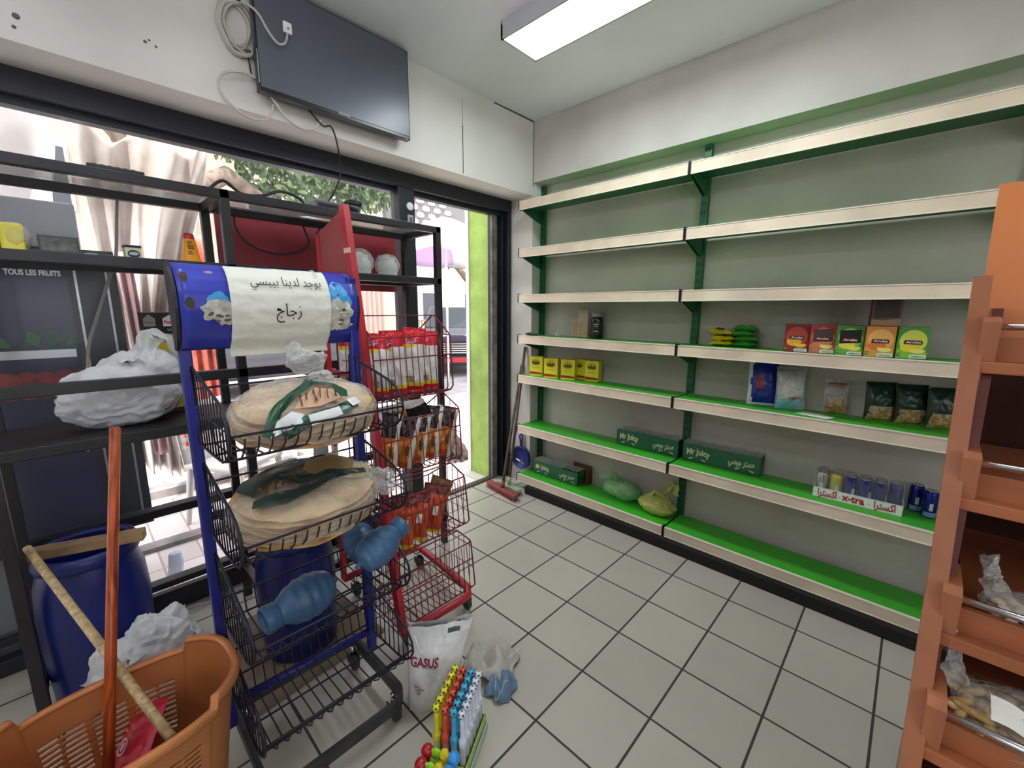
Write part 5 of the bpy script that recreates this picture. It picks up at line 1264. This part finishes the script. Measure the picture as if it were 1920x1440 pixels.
# bags in its trays
MUSH = S('pale_dried_food', (216, 206, 180), .7, var=(30, .3), c2=(150, 132, 100), bump=(30, .6))
random.seed(5)
def loose_bag(label, loc, R, fill, fs, n, seed, filmm, elong=1.0, tag_=False):
    t = thing('food_bag', label, 'bag', loc, (0, 0, 0), 'clear bags of dried food in the wooden rack')
    b = MB()
    for k in range(n):
        p = Vector((random.uniform(-.8, .8)*R[0], random.uniform(-.8, .8)*R[1], random.uniform(.1, .75)*R[2])); e = Euler((random.uniform(-.5, .5), random.uniform(-.5, .5), random.uniform(0, 3.1))).to_matrix().to_4x4()
        b.ball((0, 0, 0), (fs*elong, fs*.55, fs*.5), fill, 8, 6, Matrix.Translation(p) @ e)
    o = b.build('contents', t); o['kind'] = 'stuff'
    f = MB(); sack_blob(f, (0, 0, R[2]*.42), (R[0]*1.05, R[1]*1.08, R[2]*.62), filmm, seed, -.004, 48, 30, .15, .08); ear(f, [(-R[0]*.6, .0, R[2]*.5), (-R[0]*.85, .02, R[2]*1.3), (-R[0]*1.0, .03, R[2]*2.0)], R[1]*1.3, filmm, seed+3); f.build('film', t)
    if tag_:
        l = MB(); l.grid(lambda u, v: (-.038+.056*u, -R[1]*.42-.036*v, R[2]*1.10+.003*math.sin(u*5)-.010*u-.018*v), 8, 4, M['paper'])
        l.build('label', t, 'white paper label with small print')
    return t
NUT = S('peanut_shell', (214, 182, 122), .7, var=(40, .3), c2=(160, 124, 72), bump=(40, .6))
loose_bag('clear bag of pale nuts with a white label in the lowest visible tray', (2.482, -1.662, .815), (.095, .062, .075), NUT, .0125, 230, 3, M['clear_dim'], 1.5, True)
loose_bag('clear bag of whitish dried food in the tray above the nuts', (2.50, -1.57, .975), (.07, .055, .045), MUSH, .013, 70, 8, M['clear_dim'])

# ================================================================== television and its cables on the header
tv = thing('television', 'flat dark grey television mounted on the header above the shop window', 'television', (.08, -1.54, 2.64))
y0, y1, z0, z1 = -1.922, -1.162, 2.424, 2.872
MB().box(.055, .094, y0, y1, z0, z1, M['tv_edge'], .004).build('bezel', tv, world=True)
MB().box(.0945, .0965, y0+.008, y1-.008, z0+.018, z1-.006, M['tv']).build('screen', tv, world=True)
b = MB(); b.box(.0965, .0975, y0, y0+.004, z0+.03, z0+.16, M['chrome']); b.build('bezel_highlight', tv, world=True)
MB().box(0, .055, -1.75, -1.35, 2.52, 2.78, M['black'], .004).build('wall_mount', tv, world=True)
l = MB(); lettering(l, 'GRUNDIG', .0125, S('logo_silver', (200, 204, 208), .4), frame((.098, -1.545, z0+.012+.004), (0, 1, 0), (0, 0, 1)), wide=.058, bold=.02); l.build('lettering', tv, 'silver maker lettering', world=True)
l = MB(); l.box(.094, .098, y1-.035, y1-.02, z0-.006, z0+.001, S('standby_red', (180, 30, 40), .4)); l.build('standby_light', tv, world=True)
c = MB(); random.seed(3)
for k in range(7):
    ry, rz = .052+.004*k+random.uniform(-.006, .006), .085+.005*k+random.uniform(-.01, .01); oy, oz = random.uniform(-.012, .012), random.uniform(-.012, .012)
    c.tube([(.016+.004*(k % 4)+.006*math.sin(3*a+k), -1.965+oy+ry*math.cos(a)*(1+.05*math.sin(2*a+k)), 2.675+oz+rz*math.sin(a)) for a in [2*PI*i/30 for i in range(30)]], .0058, M['cable_w'], 6, True)
t = thing('cable_coil', 'bundled coil of white aerial cable hanging left of the television', 'cable', (.02, -1.965, 2.675)); c.build('coil', t, world=True)
for (y, z) in [(-1.955, 2.775), (-1.93, 2.59)]: MB().tube([(.012, y-.02, z), (.034, y, z+.006), (.012, y+.02, z)], .006, S('tie_grey', (90, 88, 84), .6), 6).build('cable_tie', t, world=True)
t = thing('aerial_lead', 'white lead with a square socket end dangling in front of the television', 'cable', (.12, -1.85, 2.66))
cable('lead', None, [(.035, -1.955, 2.765), (.09, -1.94, 2.745), (.12, -1.91, 2.71), (.125, -1.88, 2.66), (.125, -1.845, 2.625), (.12, -1.815, 2.635), (.112, -1.80, 2.66), (.108, -1.793, 2.69)], .0048, M['cable_w'], t).matrix_parent_inverse = basis(t).inverted()
b = MB(); b.box(.0985, .112, -1.808, -1.772, 2.69, 2.735, M['white'], .004); b.lathe([(.004, 0), (.004, .004)], S('socket_grey', (110, 110, 108), .5), 10, frame((.112, -1.79, 2.708), (0, 1, 0), (0, 0, 1))); b.build('socket', t, 'square white socket', world=True)
cable('aerial_cable', 'big loop of white aerial cable hanging below the television corner', [(.05, -1.88, 2.47), (.045, -1.935, 2.493), (.04, -1.999, 2.487), (.035, -2.044, 2.462), (.035, -2.062, 2.42), (.04, -2.045, 2.372), (.045, -1.994, 2.330), (.05, -1.933, 2.316), (.05, -1.878, 2.341), (.05, -1.855, 2.40)], .0056, M['cable_w'])
cable('aerial_cable', 'white aerial cable drooping under the bottom edge of the television', [(.06, -1.875, 2.44), (.06, -1.845, 2.40), (.055, -1.80, 2.355), (.05, -1.735, 2.335), (.05, -1.68, 2.352), (.05, -1.645, 2.40)], .0056, M['cable_w'])
cable('power_cable', 'thin black cable running down beside the left edge of the television', [(.02, -1.935, 2.60), (.02, -1.93, 2.555), (.025, -1.924, 2.50), (.04, -1.89, 2.47), (.05, -1.86, 2.44)], .003, M['cable_k'])
cable('power_cable', 'black cable dropping from the television to the set-top box', [(.05, -1.70, 2.43), (.055, -1.64, 2.375), (.05, -1.60, 2.385), (.04, -1.575, 2.36), (.03, -1.555, 2.29), (-.01, -1.53, 2.20), (-.02, -1.56, 2.11), (-.03, -1.60, 2.04), (-.03, -1.61, 2.012)], .0042, M['cable_k'])

# ================================================================== barrels, floor clutter
def barrel(label, loc, r, h, rot=(0, 0, 0)):
    t = thing('barrel', label, 'barrel', loc, rot, 'blue plastic barrels')
    prof = [(.0, .0), (r*.88, 0), (r*.94, .012), (r*.96, h*.12), (r*1.0, h*.35), (r*1.02, h*.62), (r*.98, h*.80), (r*.88, h*.90), (r*.86, h*.92)]
    b = MB(); b.lathe(prof, M['barrel'], 40, caps=False); b.lathe([(r*.86, h*.92), (r*.82, h*.90), (r*.93, h*.75), (r*.95, h*.3), (r*.88, .015), (0, .012)], M['barrel'], 40, caps=False); b.build('body', t)
    q = MB(); q.lathe([(r*.84, h*.915), (r*.93, h*.92), (r*.95, h*.94), (r*.93, h*.965), (r*.90, h), (r*.84, h), (r*.82, h*.97), (r*.84, h*.915)], M['barrel'], 40, caps=False); q.build('rim', t)
    return t
barrel('open blue barrel with a wooden plank across its rim, under the left rack', (.140, -2.675, 0), .156, .625, (0, 0, 0))
barrel('blue barrel behind the baskets of the blue bread stand', (.43, -2.055, 0), .155, .545)
t = MB(); t.box(-.155, .155, -.024, .024, 0, .036, mat('old_plank', (150, 120, 86), .8, var=(9, .25)), .003)
t.build('plank', None, 'short wooden plank lying across the open rim of the blue barrel', 'plank', loc=(.205, -2.665, .626), rot=(0, 0, 1.25))
t = thing('plastic_bag', 'crumpled sheer white plastic bag heaped on the floor against the blue barrel', 'bag', (.42, -2.555, 0))
b = MB(); sack_blob(b, (0, 0, .20), (.095, .165, .215), M['sheer_white'], 51, 0, 110, 70, .30, .16, None, .35, .04); ear(b, [(.04, -.02, .34), (.08, -.09, .35), (.09, -.15, .27)], .10, M['sheer_white'], 9); b.build('bag', t)
sack_blob(MB(), (-.01, .0, .15), (.065, .12, .14), S('bag_paper_fill', (170, 168, 162), .8), 55, .001, 30, 20).build('contents', t)
b = MB(); b.box(-.30, .28, -.28, .27, 0, .006, M['card']); b.build('cardboard_sheet', None, 'flattened brown cardboard sheet on the floor under the blue bread stand', 'cardboard', loc=(.40, -2.06, .0008), rot=(0, 0, .08))
cable('floor_cable', 'thin pale cable lying along the foot of the window frame', [(-.18, -2.45, .004), (-.15, -2.36, .03), (-.16, -2.28, .004), (-.14, -2.2, .03), (-.17, -2.1, .004)], .0035, M['cable_w'])

# ---- copper brown laundry bin with sticks
bn = thing('laundry_bin', 'copper brown oval plastic bin with slots and cut rim, in the left foreground', 'bin', (.955, -2.66, 0), (0, 0, .04))
A_, B_ = .168, .245
HB = .50
def binpt(u, v, off=0.0):
    a = 2*PI*u; k = lerp(.74, 1.0, v); e = .75
    rimdrop = .0
    cs, sn = math.cos(a), math.sin(a)
    top = HB + .012*math.cos(2*a)*-1 - (.035 if abs(sn) > .985 else 0)*0
    # stepped, lower grips at both long sides
    g = .030 if abs(cs) > .80 else 0.0
    return Vector(((A_*k+off)*math.copysign(abs(cs)**e, cs), (B_*k+off)*math.copysign(abs(sn)**e, sn), (HB-g)*v))
def slots(u, v):
    a = 2*PI*u
    if abs(math.sin(a)) > .52: return False
    ph = (math.sin(a)*.5+.5)*B_*2/.052
    return .52 < v < .86 and (v*HB % .0165) < .0068 and (ph % 1) > .18
b = MB(); b.grid(lambda u, v: binpt(u, v), 240, 150, M['bin'], True, skip=lambda u, v: slots(u, v)); 
b.grid(lambda u, v: Vector((binpt(u, 0).x*v, binpt(u, 0).y*v, .004)), 48, 2, M['bin'], True)
b.build('body', bn, mods=[('SOLIDIFY', dict(thickness=.0035, offset=-1))])
rm = MB()
ring = []
for i in range(120):
    u = i/120; p = binpt(u, 1, .004); ring.append(p)
rim_prof = [(.0, -.022), (.014, -.018), (.018, -.004), (.013, .008), (.002, .010), (-.006, .003), (-.004, -.006)]
def rimf(u, v):
    p = binpt(u, 1.0, 0); q = binpt(u, 1.0, .01); d = (q-p); d.z = 0; d.normalize()
    f = v*(len(rim_prof)-1); i = min(len(rim_prof)-2, int(f)); t = f-i
    o = lerp(rim_prof[i][0], rim_prof[i+1][0], t); z = lerp(rim_prof[i][1], rim_prof[i+1][1], t)
    return p + d*o + Vector((0, 0, z))
rm.grid(rimf, 160, 12, M['bin'], True); rm.build('rim', bn)
def stick(label, a, b2, r, m, name='wooden_stick'):
    a, b2 = Vector(a), Vector(b2); L = (b2-a).length
    t = MB(); t.tube([(0, 0, 0), (0, 0, L*.5), (0, 0, L-.004), (0, 0, L)], [r, r, r, r*.7], m, 16); o = t.build(name, None, label, 'stick')
    o.location = a; o.rotation_euler = (b2-a).to_track_quat('Z', 'Y').to_euler(); return o
stick('orange wood-grained broom handle standing in the copper brown bin', (1.0, -2.735, .03), (.66, -2.566, 1.155), .0125, M['stick'])
stick('beige speckled stick leaning from the bin toward the barrel', (1.055, -2.572, .425), (.196, -2.812, .688), .0115, M['stick_b'])
t = thing('red_packet', 'bright red packet with a pale round emblem lying inside the brown bin', 'packet', (.885, -2.655, .265), (.2, -.5, .5))
RP = S('red_plastic', (206, 30, 62), .4, bump=(14, .4))
b = MB(); pouch(b, .17, .20, .05, RP, 9, X=Matrix.Rotation(-1.0, 4, 'X') @ Matrix.Translation((0, 0, -.06))); b.build('packet', t)
b = MB(); X = Matrix.Rotation(-1.0, 4, 'X') @ Matrix.Translation((0, 0, -.06))
b.grid(lambda u, v: (.02*math.cos(2*PI*u)*(.75+.25*v), -.034, .10+.02*math.sin(2*PI*u)*(.75+.25*v)), 20, 1, S('emblem_pale', (236, 200, 206), .5), True, X)
b.ball((0, -.034, .10), (.008, .001, .010), S('emblem_pale', (236, 200, 206)), 10, 6, X); b.build('emblem', t, 'pale ring emblem')
b = MB(); sack_blob(b, (0, 0, .10), (.10, .13, .09), S('bin_rubbish', (96, 94, 92), .7, var=(8, .4)), 61, 0, 36, 24, .2, .12); b.build('rubbish', None, 'grey crumpled rubbish at the bottom of the brown bin', 'rubbish', loc=(.95, -2.64, .006))

# ---- white shopping bag with red print
wb = thing('shopping_bag', 'upright white plastic shopping bag with maroon lettering on the floor by the blue stand', 'bag', (1.115, -1.845, 0), (0, 0, .90))
# local x across the front, -y toward the viewer
WB, HBg, DB = .235, .335, .10
def bagp(side):
    def P(u, v):
        s = (u-.5); bulge = math.sin(PI*min(1, v*.92+.08))**.8*(1-.45*v)
        k = max(0, 1-abs(2*s)**2.6)**.5
        w = WB*lerp(.62, 1.02, v**.8)
        y = side*(DB*.62*bulge*k+.014*v*0+.010) + .010*noise.noise(Vector((u*5, v*5, side*3))) + .006*abs(noise.noise(Vector((u*12, v*11, side)))) * (1 if v > .02 else 0)
        z = HBg*v*(1+.04*s*v) - .012*v*math.sin(PI*u)*(1 if side < 0 else .3)
        return (s*w+.05*v, y + .03*v, z)
    return P
b = MB()
hole = lambda u, v: (.62 < u < .82 and .90 < v < .95)
for sd in (-1, 1): b.grid(bagp(sd), 40, 44, M['white_bag'], skip=hole)
b.poly([bagp(-1)(i/20, 0) for i in range(21)]+[bagp(1)(1-i/20, 0) for i in range(21)], M['white_bag'])
for ue in (0, 1): b.grid(lambda u, v, ue=ue: Vector(bagp(-1)(ue, v)).lerp(Vector(bagp(1)(ue, v)), u)+Vector(((.012 if ue else -.012)*-math.sin(PI*u)*v, 0, 0)), 6, 44, M['white_bag'])
b.build('bag', wb)
l = MB(); MR = S('bag_maroon', (140, 22, 52), .5)
def onbag(cu, cv): return lambda x, y: Vector(bagp(-1)(cu+x/WB, cv+y/HBg)) + Vector((0, -.0035, 0))
lettering(l, 'GASUS', .044, MR, wide=.112, bold=.03, fn=onbag(.30, .645))
l.grid(lambda u, v: onbag(.36, .60)(-.02+.05*u, .003*v-.004), 8, 1, S('thin_rule', (150, 140, 140), .5))
for s_, z_ in [('THE SENIORS', .36), ('CENTER', .325), ('2021', .29)]: pass
for k, (z_, w_) in enumerate([(.37, .05), (.33, .035), (.29, .022)]):
    for q in range(int(w_/.006)): l.grid(lambda u, v: onbag(.235, z_)(-w_/2+.006*q+.004*u, .006*v), 2, 1, S('small_print', (150, 60, 84), .5))
l.build('lettering', wb, 'maroon lettering and small print')
l = MB(); l.tube([bagp(-1)(.10+.16*i/12, .90-.16*math.sin(PI*i/12*.5)**1 if i < 7 else .90-.16*math.sin(PI*i/24)) for i in range(13)], .003, S('handle_clear', (226, 228, 228), .25), 6); l.build('handle_strip', wb)
# ---- cloths
def rag(name, label, c, rx, ry, h, m, seed, piped=None):
    t = thing(name, label, 'cloth', c, (0, 0, .4), 'crumpled cloths on the floor')
    def P(u, v):
        x, y = (u-.5)*2, (v-.5)*2; n = noise.noise(Vector((x*1.4+seed, y*1.4, seed))); e = max(0, 1-(x*x*.7+y*y*.7))
        z = h*(.25+.75*max(0, n+.35))*min(1, e*2.2)+.010*abs(noise.noise(Vector((x*3+seed, y*3, 2))))*min(1, e*4) + h*.30*math.sin(x*2.6+y*2.0+seed)**2*min(1, e*1.6)
        return (x*rx*(1+.25*noise.noise(Vector((y*1.5, seed, 0)))), y*ry*(1+.3*noise.noise(Vector((x*1.5, 0, seed)))), max(.003, z))
    b = MB(); b.grid(P, 60, 60, m); b.build('cloth', t, mods=[('SOLIDIFY', dict(thickness=.004, offset=1))])
    if piped:
        b = MB(); b.tube([Vector(P(.1+.75*i/30, .2+.25*math.sin(i*.25)))+Vector((0, 0, .005)) for i in range(31)], .003, piped, 6); b.build('hem', t)
rag('cloth', 'crumpled pale grey cloth on the floor between white bag and bubble wands', (1.155, -1.56, .0005), .10, .105, .075, S('grey_cloth', (182, 178, 170), .9, bump=(60, .3)), 4)
rag('cloth', 'crumpled faded blue cloth on the floor beside the pale grey cloth', (1.262, -1.605, .0008), .055, .06, .05, S('denim_cloth', (106, 132, 158), .9, bump=(80, .3)), 13, S('denim_piping', (150, 172, 192), .8))

# ---- bubble wand displays on the floor
ang = math.atan2(-1.91+1.78, 1.40-1.33)      # rows run along this direction
ROW = Vector((math.cos(ang), math.sin(ang), 0)); CLM = Vector((-ROW.y, ROW.x, 0))
if CLM.dot(Vector((1, .8, 0))) < 0: CLM = -CLM
BLK = S('spot_black', (20, 20, 20), .35)
def wand(kind, c, name='bubble_wand'):
    t = thing(name, None, 'bubble wand')
    CM = S('wand_'+kind+str(c), c, .28)
    liquid = film('wand_liquid_'+kind+str(c), [lerp(v, 200, .5) for v in c], .35, .1)
    H = .235 if kind == 'soccer' else .212
    MB().lathe([(.008, .0), (.0105, .004), (.0105, H*.50), (.009, H*.53)], liquid, 12).build('tube', t)
    b = MB(); b.lathe([(.0115, H*.50), (.0125, H*.51), (.0125, H*.59), (.0115, H*.60), (.0075, H*.605), (.0068, H*.80), (.0072, H*.92)], CM, 14)
    for a in (0, PI): b.box(.011, .015, -.003, .003, H*.52, H*.58, CM, 0, Matrix.Rotation(a, 4, 'Z'))
    b.build('cap', t)
    b = MB()
    if kind == 'soccer':
        z = H; b.ball((0, 0, z), .0128, CM, 16, 12)
        for (th, n, off) in [(PI/2, 1, 0), (.46, 5, 0), (-.46, 5, PI/5)]:
            for k in range(n):
                a = 2*PI*k/n+off; d = Vector((math.cos(a)*math.cos(th), math.sin(a)*math.cos(th), math.sin(th))); u = d.cross(Vector((.1, .2, 1))).normalized(); w = d.cross(u)
                b.poly([Vector((0, 0, z))+(d*.0131+u*.0036*math.cos(2*PI*i/5)+w*.0036*math.sin(2*PI*i/5)) for i in range(5)], BLK)
    elif kind == 'ball': b.ball((0, 0, H), .0185, CM, 18, 12); b.tube([(0, 0, H-.03), (0, 0, H-.012)], .008, CM, 10)
    elif kind == 'shell': b.ball((0, 0, H), (.017, .008, .017), CM, 28, 14, fn=lambda d: 1+.07*math.cos(11*math.atan2(d.x, d.z+.35)))
    else: b.ball((0, 0, H), (.015, .012, .019), CM, 24, 14, fn=lambda d: 1+.10*math.cos(3*math.atan2(d.y, d.x)+4*d.z)+.30*max(0, d.z)**6)
    b.build('topper', t)
    return t
def place(proto, used, loc, label, group, rz):
    o = proto if not used else dup(proto, loc, (0, 0, rz))
    o.location = loc; o.rotation_euler = (0, 0, rz); o['label'] = label; o['group'] = group; return o
ordn = ['nearest', 'second', 'third', 'fourth', 'fifth', 'farthest']
org = Vector((1.333, -1.965, .0125))
for j, (cn, c) in enumerate([('yellow', (232, 226, 50)), ('orange red', (226, 84, 62)), ('sky blue', (70, 176, 222)), ('white', (226, 234, 246))]):
    pr = wand('soccer', c)
    for i in range(6):
        p = org + CLM*(.0293*j) - ROW*(.0305*i)
        place(pr, i > 0, p, f'{cn} football-topped bubble wand, {ordn[i]} to the viewer in its {cn} row' if i in (0, 5) else f'{cn} football-topped bubble wand, {ordn[i]} from the front of its {cn} row', 'football bubble wands', random.uniform(0, 6))
org2 = Vector((1.408, -2.052, .0125)); used = {}
ord2 = ['farthest', 'second from the back', 'third from the back', 'nearest']
for j, (cn, kind, c, w) in enumerate([('dark red', 'ball', (170, 22, 40), 'round'), ('lime green', 'shell', (150, 214, 50), 'shell'), ('yellow', 'swirl', (238, 210, 40), 'swirl'), ('bright blue', 'ball', (60, 150, 226), 'round')]):
    pr = wand(kind, c)
    for i in range(4):
        p = org2 + CLM*(.0275*j) + ROW*(.040*i)
        place(pr, i > 0, p, f'{cn} {w}-topped bubble wand, {ord2[i]} in the front display box', 'round and shell bubble wands', .6)
def wand_box(label, o, nx, ny, sx, sy, h, c1, c2):
    t = thing('display_box', label, 'display box', o, (0, 0, math.atan2(CLM.y, CLM.x)), 'bubble wand display boxes')
    L, D = sx*(nx-1)+.036, sy*(ny-1)+.040
    b = MB(); b.box(-L/2, L/2, -D/2, D/2, 0, .010, c1)
    th = .003
    for a in [(-L/2, L/2, -D/2, -D/2+th), (-L/2, L/2, D/2-th, D/2), (-L/2, -L/2+th, -D/2, D/2), (L/2-th, L/2, -D/2, D/2)]: b.box(a[0], a[1], a[2], a[3], 0, h, c1)
    b.build('tray', t)
    f = MB(); f.box(L/2, L/2+.002, -D/2, D/2, .004, h*.62, c2); f.box(L/2+.002, L/2+.006, -D/2-.004, D/2+.004, 0, h*.5, S('box_edge', (190, 196, 180), .5)); f.build('side_print', t, 'blue printed side')
    return t
LG = S('lime_card', (178, 214, 74), .5); BLC = S('blue_card', (74, 104, 150), .5, var=(14, .3))
wand_box('lime green display box holding the football-topped bubble wands', org+CLM*.044-ROW*.0762+Vector((0, 0, -.012)), 4, 6, .0293, .0305, .07, LG, BLC)
wand_box('blue display box holding round and shell bubble wands, nearest the viewer', org2+CLM*.041+ROW*.060+Vector((0, 0, -.012)), 4, 4, .0275, .040, .075, S('blue_card2', (50, 110, 190), .5), BLC)
